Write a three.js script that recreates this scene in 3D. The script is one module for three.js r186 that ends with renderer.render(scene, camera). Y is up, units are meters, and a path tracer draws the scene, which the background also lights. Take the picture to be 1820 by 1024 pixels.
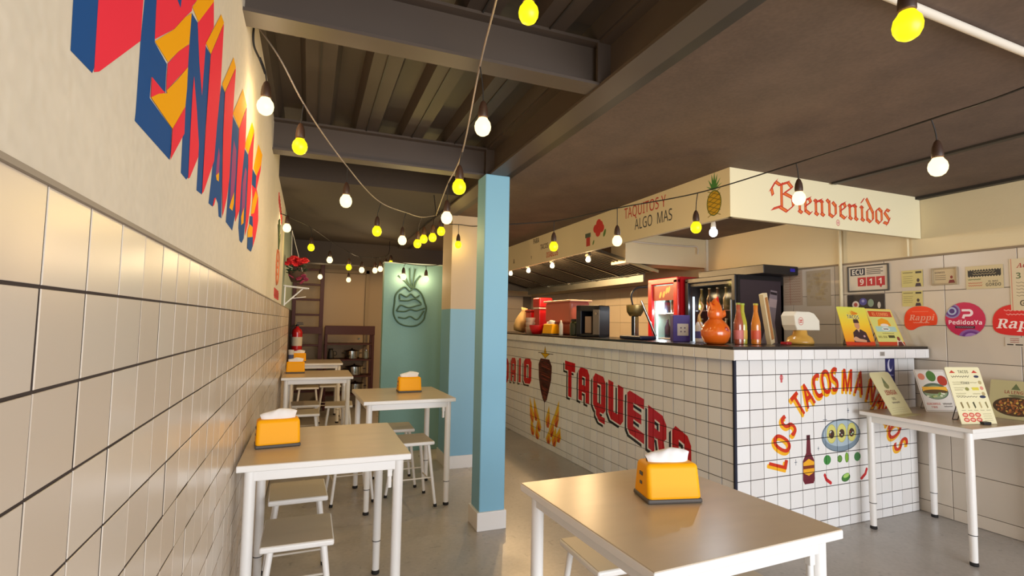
import * as THREE from 'three';
import { RoundedBoxGeometry } from 'three/addons/geometries/RoundedBoxGeometry.js';
import { mergeGeometries } from 'three/addons/utils/BufferGeometryUtils.js';
import { RectAreaLightUniformsLib } from 'three/addons/lights/RectAreaLightUniformsLib.js';

// ---------- camera, sky, daylight, exposure ----------
RectAreaLightUniformsLib.init();
const scene = new THREE.Scene();
const renderer = new THREE.WebGLRenderer({ antialias: true });
renderer.toneMapping = THREE.LinearToneMapping;
renderer.toneMappingExposure = 1.1;
renderer.shadowMap.enabled = true;
const camera = new THREE.PerspectiveCamera(58.28, 1820 / 1024, 0.02, 200);
camera.position.set(0.24, 1.30, 0);
camera.rotation.order = 'YXZ';
camera.rotation.set(0.0679, -0.373, 0.01703);
scene.background = new THREE.Color().setRGB(1.1, 1.15, 1.25);            // bright overcast sky over the street
const OPEN_Z = 3.0, CEIL = 2.28, W = 4.42;
const day = new THREE.RectAreaLight(new THREE.Color().setRGB(0.94, 0.975, 1.03), 6.8, 4.3, 2.15);   // daylight in the open shop front
day.position.set(2.21, 1.12, OPEN_Z - 0.02); day.lookAt(2.21, 1.12, -5); scene.add(day);

// ---------- helpers ----------
let seed = 20240611;
const rnd = () => { seed = (seed + 0x6d2b79f5) | 0; let t = Math.imul(seed ^ (seed >>> 15), 1 | seed); t = (t + Math.imul(t ^ (t >>> 7), 61 | t)) ^ t; return ((t ^ (t >>> 14)) >>> 0) / 4294967296; };
const R = (a, b) => a + (b - a) * rnd();
const rad = (d) => d * Math.PI / 180;
const V = (x, y, z) => new THREE.Vector3(x, y, z);
const taken = {};
const numbered = (n) => { const k = taken[n] = (taken[n] ?? -1) + 1; return k ? n + '_' + String(k).padStart(3, '0') : n; };
function mesh(name, geo, mat, parent) {
  const m = new THREE.Mesh(geo, mat); m.name = name; m.castShadow = m.receiveShadow = true; parent.add(m); return m;
}
function thing(name, label, category, pos = [0, 0, 0], ry = 0, group) {
  const g = new THREE.Group(); g.name = numbered(name); g.position.set(...pos); g.rotation.y = ry;
  g.userData = { label, category }; if (group) g.userData.group = group; scene.add(g); return g;
}
function solo(name, geo, mat, label, category, group) {
  const m = mesh(numbered(name), geo, mat, scene); m.userData = { label, category }; if (group) m.userData.group = group; return m;
}
function structure(name, label, category) { const g = thing(name, label, category); g.userData.kind = 'structure'; return g; }
function copyOf(root, pos, ry, label) {
  const c = root.clone(); c.name = numbered(root.name.replace(/_\d{3}$/, '')); c.position.set(...pos); c.rotation.y = ry;
  c.userData = { ...root.userData }; if (label) c.userData.label = label; scene.add(c); return c;
}
const clean = (g) => { const o = g.index ? g.toNonIndexed() : g; for (const k of Object.keys(o.attributes)) if (!['position', 'normal', 'uv'].includes(k)) o.deleteAttribute(k); if (!o.attributes.uv) o.setAttribute('uv', new THREE.BufferAttribute(new Float32Array(o.attributes.position.count * 2), 2)); return o; };
const merge = (...gs) => mergeGeometries(gs.flat().map(clean));
const at = (g, x, y, z, rx = 0, ry = 0, rz = 0) => { if (rx) g.rotateX(rx); if (rz) g.rotateZ(rz); if (ry) g.rotateY(ry); return g.translate(x, y, z); };
const bx = (w, h, d, x = 0, y = 0, z = 0) => new THREE.BoxGeometry(w, h, d).translate(x, y, z);
const span = (x0, x1, y0, y1, z0, z1) => bx(x1 - x0, y1 - y0, Math.abs(z1 - z0), (x0 + x1) / 2, (y0 + y1) / 2, (z0 + z1) / 2);
const rb = (w, h, d, r, x = 0, y = 0, z = 0, s = 2) => new RoundedBoxGeometry(w, h, d, s, r).translate(x, y, z);
const cyl = (r0, r1, h, x = 0, y = 0, z = 0, s = 20) => new THREE.CylinderGeometry(r0, r1, h, s).translate(x, y, z);
const lathe = (pts, s = 24) => new THREE.LatheGeometry(pts.map(([r, y]) => new THREE.Vector2(Math.max(r, 1e-4), y)), s);
function rod(p, q, r, r1 = r, s = 12) {
  const a = V(...p), b = V(...q), d = b.clone().sub(a), g = new THREE.CylinderGeometry(r1, r, d.length(), s);
  g.applyQuaternion(new THREE.Quaternion().setFromUnitVectors(V(0, 1, 0), d.normalize())); const m = a.add(b).multiplyScalar(0.5); return g.translate(m.x, m.y, m.z);
}
const tube = (pts, r, n = pts.length * 6, s = 6, closed = false) => new THREE.TubeGeometry(new THREE.CatmullRomCurve3(pts.map((p) => V(...p)), closed, 'centripetal'), n, r, s, closed);
// texture coordinates in metres, by the way each face points
function metres(g0, k = 1) {
  const g = clean(g0), p = g.attributes.position, n = g.attributes.normal, uv = g.attributes.uv;
  for (let i = 0; i < p.count; i++) {
    const a = [Math.abs(n.getX(i)), Math.abs(n.getY(i)), Math.abs(n.getZ(i))], x = p.getX(i), y = p.getY(i), z = p.getZ(i);
    if (a[0] >= a[1] && a[0] >= a[2]) uv.setXY(i, z * k, y * k); else if (a[1] >= a[2]) uv.setXY(i, x * k, z * k); else uv.setXY(i, x * k, y * k);
  }
  return g;
}
// ---------- computed textures ----------
function noiseTex(n, fn, srgb, rep = 1) {
  const d = new Uint8Array(n * n * 4);
  for (let y = 0; y < n; y++) for (let x = 0; x < n; x++) { const c = fn(x / n, y / n), o = (y * n + x) * 4; d[o] = c[0]; d[o + 1] = c[1]; d[o + 2] = c[2]; d[o + 3] = 255; }
  const t = new THREE.DataTexture(d, n, n); t.wrapS = t.wrapT = THREE.RepeatWrapping; t.magFilter = THREE.LinearFilter; t.minFilter = THREE.LinearFilter; if (srgb) t.colorSpace = THREE.SRGBColorSpace; t.repeat.set(rep, rep); t.needsUpdate = true; return t;
}
const lattice = new Float32Array(256 * 256).map(() => rnd());
const vnoise = (x, y, f) => {   // tiling value noise, f cells
  x *= f; y *= f; const ix = Math.floor(x), iy = Math.floor(y), a = x - ix, b = y - iy, s = a * a * (3 - 2 * a), t = b * b * (3 - 2 * b), L = (i, j) => lattice[(((j % f) + f) % f % 256) * 256 + (((i % f) + f) % f % 256)];
  return (L(ix, iy) * (1 - s) + L(ix + 1, iy) * s) * (1 - t) + (L(ix, iy + 1) * (1 - s) + L(ix + 1, iy + 1) * s) * t;
};
const fbm = (x, y, f, o = 4) => { let s = 0, a = 0.5; for (let i = 0; i < o; i++, f *= 2, a /= 2) s += a * vnoise(x, y, f); return s; };
const tint = (c, s) => (x, y) => { const k = s(x, y); return c.map((v) => Math.max(0, Math.min(255, v * k))); };
const plasterMap = noiseTex(256, tint([228, 215, 192], (x, y) => 0.96 + 0.05 * fbm(x, y, 6) + 0.03 * vnoise(x, y, 90)), true);
const plasterBump = noiseTex(256, (x, y) => { const v = 255 * (0.6 * fbm(x, y, 8) + 0.4 * vnoise(x, y, 100)); return [v, v, v]; });
const floorMap = noiseTex(512, tint([170, 164, 157], (x, y) => 0.9 + 0.16 * fbm(x, y, 5) + 0.06 * vnoise(x, y, 160) - (vnoise(x + 0.3, y, 70) > 0.93 ? 0.1 : 0)), true, 0.5);
const floorRough = noiseTex(256, (x, y) => { const v = 255 * (0.22 + 0.22 * fbm(x, y, 6)); return [v, v, v]; }, false, 0.5);
const brownMap = noiseTex(256, tint([97, 79, 67], (x, y) => 0.86 + 0.2 * fbm(x, y, 7) + 0.1 * vnoise(x, y, 110)), true);
const woodMap = noiseTex(256, tint([216, 201, 180], (x, y) => 0.96 + 0.06 * fbm(x * 0.3, y, 16)), true);
const steelRough = noiseTex(128, (x, y) => { const v = 255 * (0.3 + 0.2 * vnoise(x * 0.1, y, 60)); return [v, v, v]; });

const std = (color, roughness = 0.6, o = {}) => new THREE.MeshStandardMaterial({ color, roughness, ...o });
const phy = (color, roughness = 0.4, o = {}) => new THREE.MeshPhysicalMaterial({ color, roughness, ...o });
const MT = {
  plaster: std('#ffffff', 0.8, { map: plasterMap, bumpMap: plasterBump, bumpScale: 0.0012 }),
  green: std('#8d9a8c', 0.7, { bumpMap: plasterBump, bumpScale: 0.001 }),
  beige: std('#a8947a', 0.75, { bumpMap: plasterBump, bumpScale: 0.001 }),
  teal: std('#77a09c', 0.6, { bumpMap: plasterBump, bumpScale: 0.0008 }),
  blue: phy('#82b8d2', 0.6),
  cream: std('#dfcfa8', 0.6, { bumpMap: plasterBump, bumpScale: 0.0006 }),
  grout: std('#3b2f2a', 0.9), groutGrey: std('#6f665c', 0.9), groutBlue: std('#262838', 0.9),
  tileA: phy('#d8c8b5', 0.26), tileB: phy('#d3c2ae', 0.3), tileC: phy('#dccdbb', 0.23),
  wtA: phy('#e9e6e3', 0.2), wtB: phy('#e4e0dc', 0.23), wtC: phy('#eeecea', 0.17),
  bigA: phy('#d5c8b6', 0.3), bigB: phy('#cfc2b0', 0.33),
  floor: phy('#ffffff', 1.0, { map: floorMap, roughnessMap: floorRough }),
  shadedBrown: std('#3a302a', 0.8, { bumpMap: plasterBump, bumpScale: 0.001 }),  // brown ceiling paint, darkened further to stand in for weak light at the rear
  brown: std('#ffffff', 0.75, { map: brownMap, bumpMap: plasterBump, bumpScale: 0.001 }),
  steelPaint: phy('#4a3f37', 0.5), deck: phy('#3d332c', 0.55),
  white: phy('#eeeae4', 0.35, { clearcoat: 0.4, clearcoatRoughness: 0.2 }), chipped: phy('#d9cfbf', 0.45),
  laminate: phy('#ffffff', 0.3, { map: woodMap, color: '#ece7df' }), seatTop: phy('#bdb19b', 0.45),
  rubber: std('#1d1a18', 0.8), black: std('#17161a', 0.4), soot: std('#2a2622', 0.5),
  yellow: phy('#ffb000', 0.5, { specularIntensity: 0.5 }), greyPlastic: std('#56504a', 0.5),
  tissue: std('#f2efec', 0.9), cord: std('#1b1715', 0.6), cordLight: std('#8d8072', 0.6), socket: std('#3a2417', 0.5),
  red: phy('#c3161c', 0.3, { clearcoat: 0.4 }), maroon: std('#43120f', 0.55), steel: phy('#b9bab6', 0.3, { metalness: 1, roughnessMap: steelRough }),
  glass: phy('#ffffff', 0.05, { transmission: 1, thickness: 0, ior: 1.45 }),
};
// a canvas as a flat print
function print(w, h, draw) {
  const c = document.createElement('canvas'); c.width = w; c.height = h; const x = c.getContext('2d'); draw(x, w, h);
  const t = new THREE.CanvasTexture(c); t.colorSpace = THREE.SRGBColorSpace; t.magFilter = THREE.LinearFilter; return t;
}
const say = (x, s, px, py, size, color, o = {}) => {
  x.save(); x.translate(px, py); if (o.turn) x.rotate(o.turn); x.scale(o.wide ?? 1, 1); x.font = `${o.style ?? 'bold'} ${size}px ${o.face ?? 'sans-serif'}`; x.textAlign = o.align ?? 'center'; x.textBaseline = 'middle';
  if (o.edge) { x.lineWidth = o.edgeWidth ?? size * 0.12; x.strokeStyle = o.edge; x.lineJoin = 'round'; x.strokeText(s, 0, 0); }
  x.fillStyle = color; x.fillText(s, 0, 0); x.restore();
};
const poly = (x, pts, color, edge, lw = 2) => { x.beginPath(); pts.forEach(([a, b], i) => (i ? x.lineTo(a, b) : x.moveTo(a, b))); x.closePath(); if (color) { x.fillStyle = color; x.fill(); } if (edge) { x.strokeStyle = edge; x.lineWidth = lw; x.stroke(); } };
const oval = (x, cx, cy, rx, ry, color, edge, lw = 2, turn = 0) => { x.beginPath(); x.ellipse(cx, cy, rx, ry, turn, 0, 7); if (color) { x.fillStyle = color; x.fill(); } if (edge) { x.strokeStyle = edge; x.lineWidth = lw; x.stroke(); } };
const line = (x, pts, color, lw) => { x.beginPath(); pts.forEach(([a, b], i) => (i ? x.lineTo(a, b) : x.moveTo(a, b))); x.strokeStyle = color; x.lineWidth = lw; x.lineCap = x.lineJoin = 'round'; x.stroke(); };
const scribble = (x, x0, y0, w, h, color, lw = 2) => { const p = []; for (let i = 0; i <= 14; i++) p.push([x0 + w * i / 14, y0 + h * (i % 2 ? 0.5 : -0.5) * R(0.5, 1)]); line(x, p, color, lw); };

// ---------- tiles ----------
function tileGeo(w, h, t, b, uvf) {
  const rings = [[0, 0, w, h, 0], [0, 0, w, h, t - b], [b, b, w - b, h - b, t]].map(([x0, y0, x1, y1, z]) => [[x0, y0, z], [x1, y0, z], [x1, y1, z], [x0, y1, z]]);
  const pos = [], uv = [];
  const quad = (a, b2, c, d) => { for (const p of [a, b2, c, a, c, d]) { pos.push(...p); uv.push(...(uvf ? uvf(p[0], p[1]) : [p[0], p[1]])); } };
  for (let k = 0; k < 2; k++) for (let i = 0; i < 4; i++) quad(rings[k][i], rings[k][(i + 1) % 4], rings[k + 1][(i + 1) % 4], rings[k + 1][i]);
  quad(...rings[2]);
  const g = new THREE.BufferGeometry(); g.setAttribute('position', new THREE.Float32BufferAttribute(pos, 3)); g.setAttribute('uv', new THREE.Float32BufferAttribute(uv, 2)); g.computeVertexNormals(); return g;
}
// o: corner of the face, u: along it, n: outwards (v is up); cols and rows: joint positions; own(i, j, s, y): a tile of its own or one of the joined rest
function tileFace(parent, { o, u, n, cols, rows, t = 0.008, gap = 0.003, gapU = gap, bevel = 0.0012, mats, tex, own = () => true, jitter = 0.0035, name = 'tile', skip }) {
  const O = V(...o), U = V(...u).normalize(), N = V(...n).normalize(), UP = V(0, 1, 0), cache = {}, rest = [];
  const B = new THREE.Matrix4().makeBasis(U, UP, N);
  for (let j = 0; j + 1 < rows.length; j++) for (let i = 0; i + 1 < cols.length; i++) {
    if (skip && skip(i, j)) continue;
    const s0 = cols[i] + gapU / 2, s1 = cols[i + 1] - gapU / 2, y0 = rows[j] + gap / 2, y1 = rows[j + 1] - gap / 2, w = s1 - s0, h = y1 - y0;
    const painted = tex && tex.hit(s0, s1, y0, y1);
    let g;
    if (painted) g = tileGeo(w, h, t, bevel, (x, y) => tex.uv(s0 + x, y0 + y));
    else { const key = w.toFixed(4) + '_' + h.toFixed(4); g = cache[key] ??= tileGeo(w, h, t, bevel); }
    const m = B.clone().setPosition(O.clone().addScaledVector(U, s0).addScaledVector(UP, y0).addScaledVector(N, R(-0.0006, 0.0006)));
    m.multiply(new THREE.Matrix4().makeRotationFromEuler(new THREE.Euler(R(-jitter, jitter), R(-jitter, jitter), 0)));
    const mat = painted ? tex.mat : mats[Math.floor(rnd() * mats.length)];
    if (own(i, j, s0, y0)) { const k = mesh(name, g, mat, parent); k.applyMatrix4(m); } else rest.push(clean(g.clone()).applyMatrix4(m));
  }
  if (rest.length) mesh('tiles_further_along', merge(rest), mats[0], parent).userData.kind = 'stuff';
}
const steps = (a, d, n) => Array.from({ length: n + 1 }, (_, i) => a + d * i);

// ================= the setting =================
{ // floor and the pavement outside
  const f = structure('floor', 'smooth grey painted concrete floor of the taco shop', 'floor');
  mesh('floor_slab', metres(span(-0.12, 4.56, -0.12, 0, OPEN_Z, -9.75)), MT.floor, f);
  const p = structure('pavement', 'pale pavement outside the open shop front', 'pavement');
  mesh('pavement_slab', metres(span(-6, 10, -0.16, -0.02, OPEN_Z + 9, OPEN_Z)), std('#a8a49c', 0.85), p);
}
{ // wall with the mural, tiled below
  const w = structure('wall_left', 'cream plastered wall with block letter mural above beige tiles', 'wall');
  mesh('plaster', metres(span(-0.12, 0.004, 1.43, 2.56, OPEN_Z, -5.05)), MT.plaster, w);
  mesh('painted_plaster', metres(span(-0.12, 0.004, 1.43, 2.56, -5.05, -8.4)), MT.green, w).userData.label = 'dull green painted plaster';
  mesh('grout', span(-0.12, -0.0012, 0, 1.43, OPEN_Z, -8.4), MT.grout, w);
  const rows = steps(0.027, 0.1, 14), cols = steps(0, 0.108, 64);        // s = -0.3 - z
  tileFace(w, { o: [-0.0012, 0, -0.3], u: [0, 0, -1], n: [1, 0, 0], cols, rows, t: 0.0012, gap: 0.0036, gapU: 0.0046, bevel: 0.0005, jitter: 0.0028, mats: [MT.tileA, MT.tileB, MT.tileC], own: (i, j, s) => s > 0.15 && s < 2.45, name: 'tile' });
  mesh('edge_strip', span(-0.01, 0.005, 1.425, 1.431, OPEN_Z, -6.9), std('#a2937f', 0.7), w);
  const MURAL=[
[['b',[-0.62,1.905,-0.636,1.568,-0.692,1.570,-0.697,1.580,-0.685,1.905]],['r',[-0.685,1.905,-0.696,1.573,-0.710,1.580,-0.844,1.686,-0.846,2.0]]],
[['b',[-0.852,1.905,-0.850,1.748,-0.845,1.686,-0.845,1.583,-0.843,1.571,-1.036,1.572,-1.039,1.587,-1.037,1.628,-0.903,1.628,-0.903,1.661,-0.964,1.665,-0.984,1.669,-0.981,1.695,-0.982,1.718,-0.909,1.718,-0.905,1.764,-0.9,1.905]],['r',[-0.9,1.905,-0.905,1.764,-0.908,1.722,-1.011,1.794,-1.078,1.853,-1.128,1.894,-1.130,1.905,-1.163,1.936,-1.05,1.905]],['b',[-1.004,1.852,-1.049,1.880,-1.044,1.851]],['y',[-0.908,1.719,-1.011,1.794,-1.078,1.853,-1.126,1.889,-1.122,1.825,-1.048,1.773,-0.985,1.723]],['r',[-0.985,1.721,-1.048,1.773,-1.122,1.824,-1.121,1.778,-0.986,1.675,-0.983,1.696]],['r',[-0.903,1.661,-0.964,1.666,-0.980,1.669,-0.905,1.630]],['y',[-0.905,1.630,-0.942,1.651,-0.990,1.672,-0.986,1.675,-1.049,1.721,-1.120,1.778,-1.123,1.737,-1.118,1.700,-1.037,1.628]],['r',[-1.037,1.628,-1.118,1.700,-1.123,1.649,-1.042,1.578,-1.036,1.572]]],
[['b',[-1.129,1.891,-1.183,1.901,-1.264,1.781,-1.273,1.898,-1.328,1.906,-1.326,1.811,-1.320,1.720,-1.324,1.645,-1.325,1.577,-1.266,1.573,-1.267,1.648,-1.249,1.671,-1.195,1.745,-1.178,1.693,-1.188,1.584,-1.167,1.571,-1.121,1.572,-1.117,1.639,-1.125,1.695,-1.125,1.781]],['r',[-1.183,1.901,-1.332,2.035,-1.349,1.983,-1.272,1.900,-1.264,1.782,-1.219,1.835]],['y',[-1.130,1.903,-1.163,1.936,-1.205,1.980,-1.338,2.062,-1.330,2.033,-1.188,1.905]],['r',[-1.177,1.786,-1.221,1.732,-1.260,1.672,-1.262,1.645,-1.194,1.582,-1.180,1.576,-1.175,1.669,-1.173,1.748]],['y',[-1.271,1.903,-1.427,2.058,-1.473,2.062,-1.328,1.906]],['r',[-1.330,1.907,-1.472,2.059,-1.475,1.894,-1.470,1.857,-1.457,1.795,-1.444,1.690,-1.340,1.588,-1.322,1.578,-1.320,1.656,-1.323,1.797,-1.326,1.863]]],
[['b',[-1.493,1.905,-1.547,1.907,-1.551,1.827,-1.563,1.740,-1.586,1.655,-1.607,1.575,-1.560,1.571,-1.538,1.602,-1.501,1.609,-1.463,1.578,-1.409,1.575,-1.424,1.630,-1.439,1.702,-1.457,1.770,-1.470,1.854]],['p',[-1.503,1.742,-1.525,1.728,-1.529,1.681,-1.484,1.663,-1.488,1.700]],['y',[-1.484,1.663,-1.528,1.683,-1.531,1.659,-1.498,1.655]],['r',[-1.503,1.610,-1.481,1.586,-1.462,1.578,-1.476,1.602]],['y',[-1.498,1.910,-1.659,2.060,-1.709,2.053,-1.542,1.906]],['r',[-1.546,1.907,-1.710,2.052,-1.703,1.909,-1.700,1.814,-1.703,1.716,-1.675,1.647,-1.618,1.581,-1.582,1.669,-1.552,1.797]]],
[['b',[-1.701,1.902,-1.844,1.912,-1.855,1.846,-1.859,1.757,-1.868,1.633,-1.822,1.575,-1.685,1.579,-1.695,1.649,-1.703,1.716,-1.700,1.814]],['p',[-1.752,1.845,-1.816,1.830,-1.828,1.767,-1.817,1.698,-1.749,1.654,-1.740,1.709,-1.738,1.793]],['y',[-1.817,1.698,-1.823,1.663,-1.800,1.634,-1.735,1.631,-1.760,1.656]],['y',[-1.703,1.909,-1.887,2.063,-2.010,2.054,-1.849,1.914]],['r',[-1.849,1.914,-2.014,2.052,-2.023,1.919,-2.001,1.872,-1.969,1.766,-1.964,1.670,-1.876,1.613,-1.855,1.666,-1.852,1.773,-1.855,1.865]]],
[['b',[-1.999,1.899,-2.122,1.909,-2.140,1.872,-2.144,1.664,-2.123,1.595,-2.068,1.570,-2.006,1.570,-1.961,1.609,-1.963,1.708,-1.981,1.847]],['p',[-2.063,1.846,-2.106,1.842,-2.108,1.707,-2.024,1.658,-2.011,1.777]],['y',[-2.083,1.702,-2.090,1.647,-2.028,1.628,-2.015,1.657]],['y',[-2.003,1.905,-2.186,2.058,-2.280,2.056,-2.120,1.914]],['r',[-2.124,1.914,-2.281,2.054,-2.278,2.001,-2.283,1.904,-2.273,1.754,-2.219,1.661,-2.149,1.607,-2.149,1.749,-2.140,1.872]]],
[['r',[-2.447,1.915,-2.662,2.070,-2.613,1.980,-2.487,1.867,-2.576,1.848,-2.628,1.751,-2.545,1.662,-2.445,1.605,-2.391,1.686,-2.317,1.723,-2.339,1.791,-2.301,1.841]],['y',[-2.321,1.914,-2.460,2.060,-2.666,2.073,-2.623,2.014,-2.447,1.915]],['b',[-2.284,1.902,-2.438,1.913,-2.443,1.857,-2.294,1.839]],['y',[-2.447,1.850,-2.549,1.847,-2.428,1.749,-2.309,1.721,-2.343,1.782]],['b',[-2.275,1.708,-2.372,1.724,-2.405,1.686,-2.270,1.676]],['y',[-2.228,1.641,-2.282,1.676,-2.402,1.683,-2.391,1.641,-2.232,1.615]],['b',[-2.236,1.616,-2.424,1.646,-2.434,1.608,-2.379,1.577,-2.240,1.573]]]];
  const C = { b: '#1b5290', r: '#fa3448', y: '#ffb000', p: '#a8467e' };
  const ink = Object.fromEntries(Object.entries(C).map(([k, c]) => [k, phy(c, 0.85, { specularIntensity: 0.3 })]));
  const flat = (nums, lift) => {
    const s = new THREE.Shape(); for (let i = 0; i < nums.length; i += 2) i ? s.lineTo(-nums[i], nums[i + 1]) : s.moveTo(-nums[0], nums[1]);
    const g = new THREE.ShapeGeometry(s); g.rotateY(Math.PI / 2); return g.translate(0.004 + lift, 0, 0);   // shape x runs into the room's depth
  };
  for (const L of MURAL) {
    const g = new THREE.Group(); g.name = 'mural_letter'; w.add(g);
    L.forEach(([c, nums], k) => mesh({ b: 'blue_side', r: 'red_face', y: 'yellow_face', p: 'pink_face' }[c], flat(nums, 0.0004 + 0.0002 * k), ink[c], g));
  }
  // small painted pineapple with lettering near the far end of the plaster
  const gr = std('#4d5a30', 0.7), og = std('#d9774a', 0.7), rd = std('#c2453c', 0.7);
  const stroke = (pts, r, mat, name) => mesh(name, tube(pts.map(([z, y]) => [0.0045, y, z]), r, 16, 4).scale(1, 1, 1), mat, w);
  for (const [z, y, z1, y1] of [[-4.05, 1.98, -4.22, 1.82], [-4.1, 2.02, -4.2, 1.86], [-4.2, 2.05, -4.2, 1.85], [-4.3, 2.02, -4.22, 1.86], [-4.36, 1.96, -4.24, 1.82]]) stroke([[z, y], [(z + z1) / 2 - 0.02, (y + y1) / 2], [z1, y1]], 0.007, gr, 'painted_leaf');
  stroke([[-4.1, 1.8], [-4.04, 1.7], [-4.12, 1.58], [-4.25, 1.56], [-4.36, 1.62], [-4.36, 1.74], [-4.26, 1.81], [-4.1, 1.8]], 0.008, og, 'painted_outline');
  for (let k = 0; k < 4; k++) stroke([[-4.08 - 0.01 * k, 1.77 - 0.05 * k], [-4.2, 1.73 - 0.05 * k], [-4.34, 1.75 - 0.05 * k]], 0.005, og, 'painted_stroke');
  for (let k = 0; k < 7; k++) { const z = -3.98 - 0.075 * k; stroke([[z, 2.2 - 0.012 * k], [z - 0.02, 2.14 - 0.012 * k], [z - 0.045, 2.19 - 0.012 * k], [z - 0.05, 2.13 - 0.012 * k]], 0.006, rd, 'painted_stroke'); stroke([[z, 1.52], [z - 0.015, 1.46], [z - 0.045, 1.51], [z - 0.05, 1.45]], 0.006, rd, 'painted_stroke'); }
}
{ // wall with big tiles behind counter, kitchen and menu table
  const w = structure('wall_right', 'wall of large beige tiles below cream plaster', 'wall');
  mesh('grout', span(W + 0.008, 4.56, 0, 1.84, OPEN_Z, -9.75), MT.groutGrey, w);
  mesh('plaster', metres(span(W + 0.003, 4.56, 1.84, CEIL + 0.1, OPEN_Z, -9.75)), MT.cream, w);
  const rows = [0.0, 0.085, ...steps(0.335, 0.25, 6)];
  const cols = steps(0.1, 0.41, 27);                                     // s = z + 9.75; a joint falls on z = -2.15
  tileFace(w, { o: [W + 0.008, 0, -9.76], u: [0, 0, 1], n: [-1, 0, 0], cols, rows, t: 0.008, gap: 0.004, jitter: 0.0012, mats: [MT.bigA, MT.bigB], name: 'tile' });
  mesh('edge_strip', span(W - 0.004, W + 0.004, 1.834, 1.848, OPEN_Z, -4.6), std('#8c7c66', 0.7), w);
  const pipe = merge(rod([W - 0.02, 0.9, -3.03], [W - 0.02, 2.27, -3.03], 0.014), rod([W - 0.02, 1.85, -2.5], [W - 0.02, 2.27, -2.5], 0.008));
  mesh('wall_pipe', pipe, MT.cream, structure('trim_3', 'cream painted pipes running up the tiled wall', 'pipe'));
}
{
  const k = structure('wall_back', 'beige wall at the far end of the room', 'wall');
  mesh('plaster', metres(span(-0.12, 2.62, 0, 2.5, -8.4, -8.55)), MT.beige, k);
  const k2 = structure('wall_kitchen', 'tiled end wall of the galley kitchen', 'wall');
  mesh('grout', span(2.5, 4.56, 0, CEIL, -9.608, -9.75), MT.groutGrey, k2);
  tileFace(k2, { o: [2.6, 0, -9.608], u: [1, 0, 0], n: [0, 0, 1], cols: steps(0, 0.41, 4), rows: [0.085, ...steps(0.335, 0.25, 6)], gap: 0.004, jitter: 0.001, mats: [MT.bigA, MT.bigB] });
  mesh('plaster', span(2.5, 4.42, 1.84, CEIL, -9.59, -9.62), MT.cream, k2);
  const k3 = structure('wall_galley', 'plain plaster wall between the back room and the galley', 'wall');
  mesh('plaster', metres(span(2.5, 2.62, 0, CEIL, -8.4, -9.62)), MT.beige, k3);
  const b = structure('bulkhead', 'cream boxed bulkhead under the kitchen ceiling', 'bulkhead');
  mesh('bulkhead_face', metres(span(3.33, W, 1.96, CEIL, -4.62, -4.9)), MT.cream, b);
  mesh('corner_strip', span(W - 0.03, W, 1.9, CEIL, -4.6, -4.63), std('#e5dcc6', 0.6), b);
}
{ // teal partition with a rope pineapple hung on it
  const p = structure('wall_partition', 'teal painted partition wall behind the tables', 'wall');
  mesh('panel', metres(span(0.93, 1.72, 0, 1.885, -5.3, -5.4)), MT.teal, p);
  mesh('coping', span(0.925, 1.725, 1.885, 1.897, -5.295, -5.405), std('#b9c6be', 0.7), p);
}
{ // square blue column and the two-tone pier behind it
  const c = structure('column', 'square light blue column with a white tiled foot', 'column');
  mesh('shaft', rb(0.17, 2.17, 0.17, 0.008, 1.365, 1.19, -3.245), MT.blue, c);
  mesh('foot', rb(0.195, 0.115, 0.195, 0.004, 1.362, 0.0575, -3.245), MT.wtA, c).userData.label = 'white tiled foot';
  const p = structure('pier', 'wall pier painted blue below and beige above', 'pier');
  mesh('blue_paint', metres(span(1.43, 1.7, 0.11, 1.42, -4.56, -4.9)), phy('#7fb0c9', 0.45), p);
  mesh('beige_paint', metres(span(1.43, 1.7, 1.42, 2.28, -4.56, -4.9)), std('#cbb498', 0.7), p);
  mesh('foot', span(1.42, 1.712, 0, 0.11, -4.55, -4.91), MT.wtB, p);
}
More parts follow.
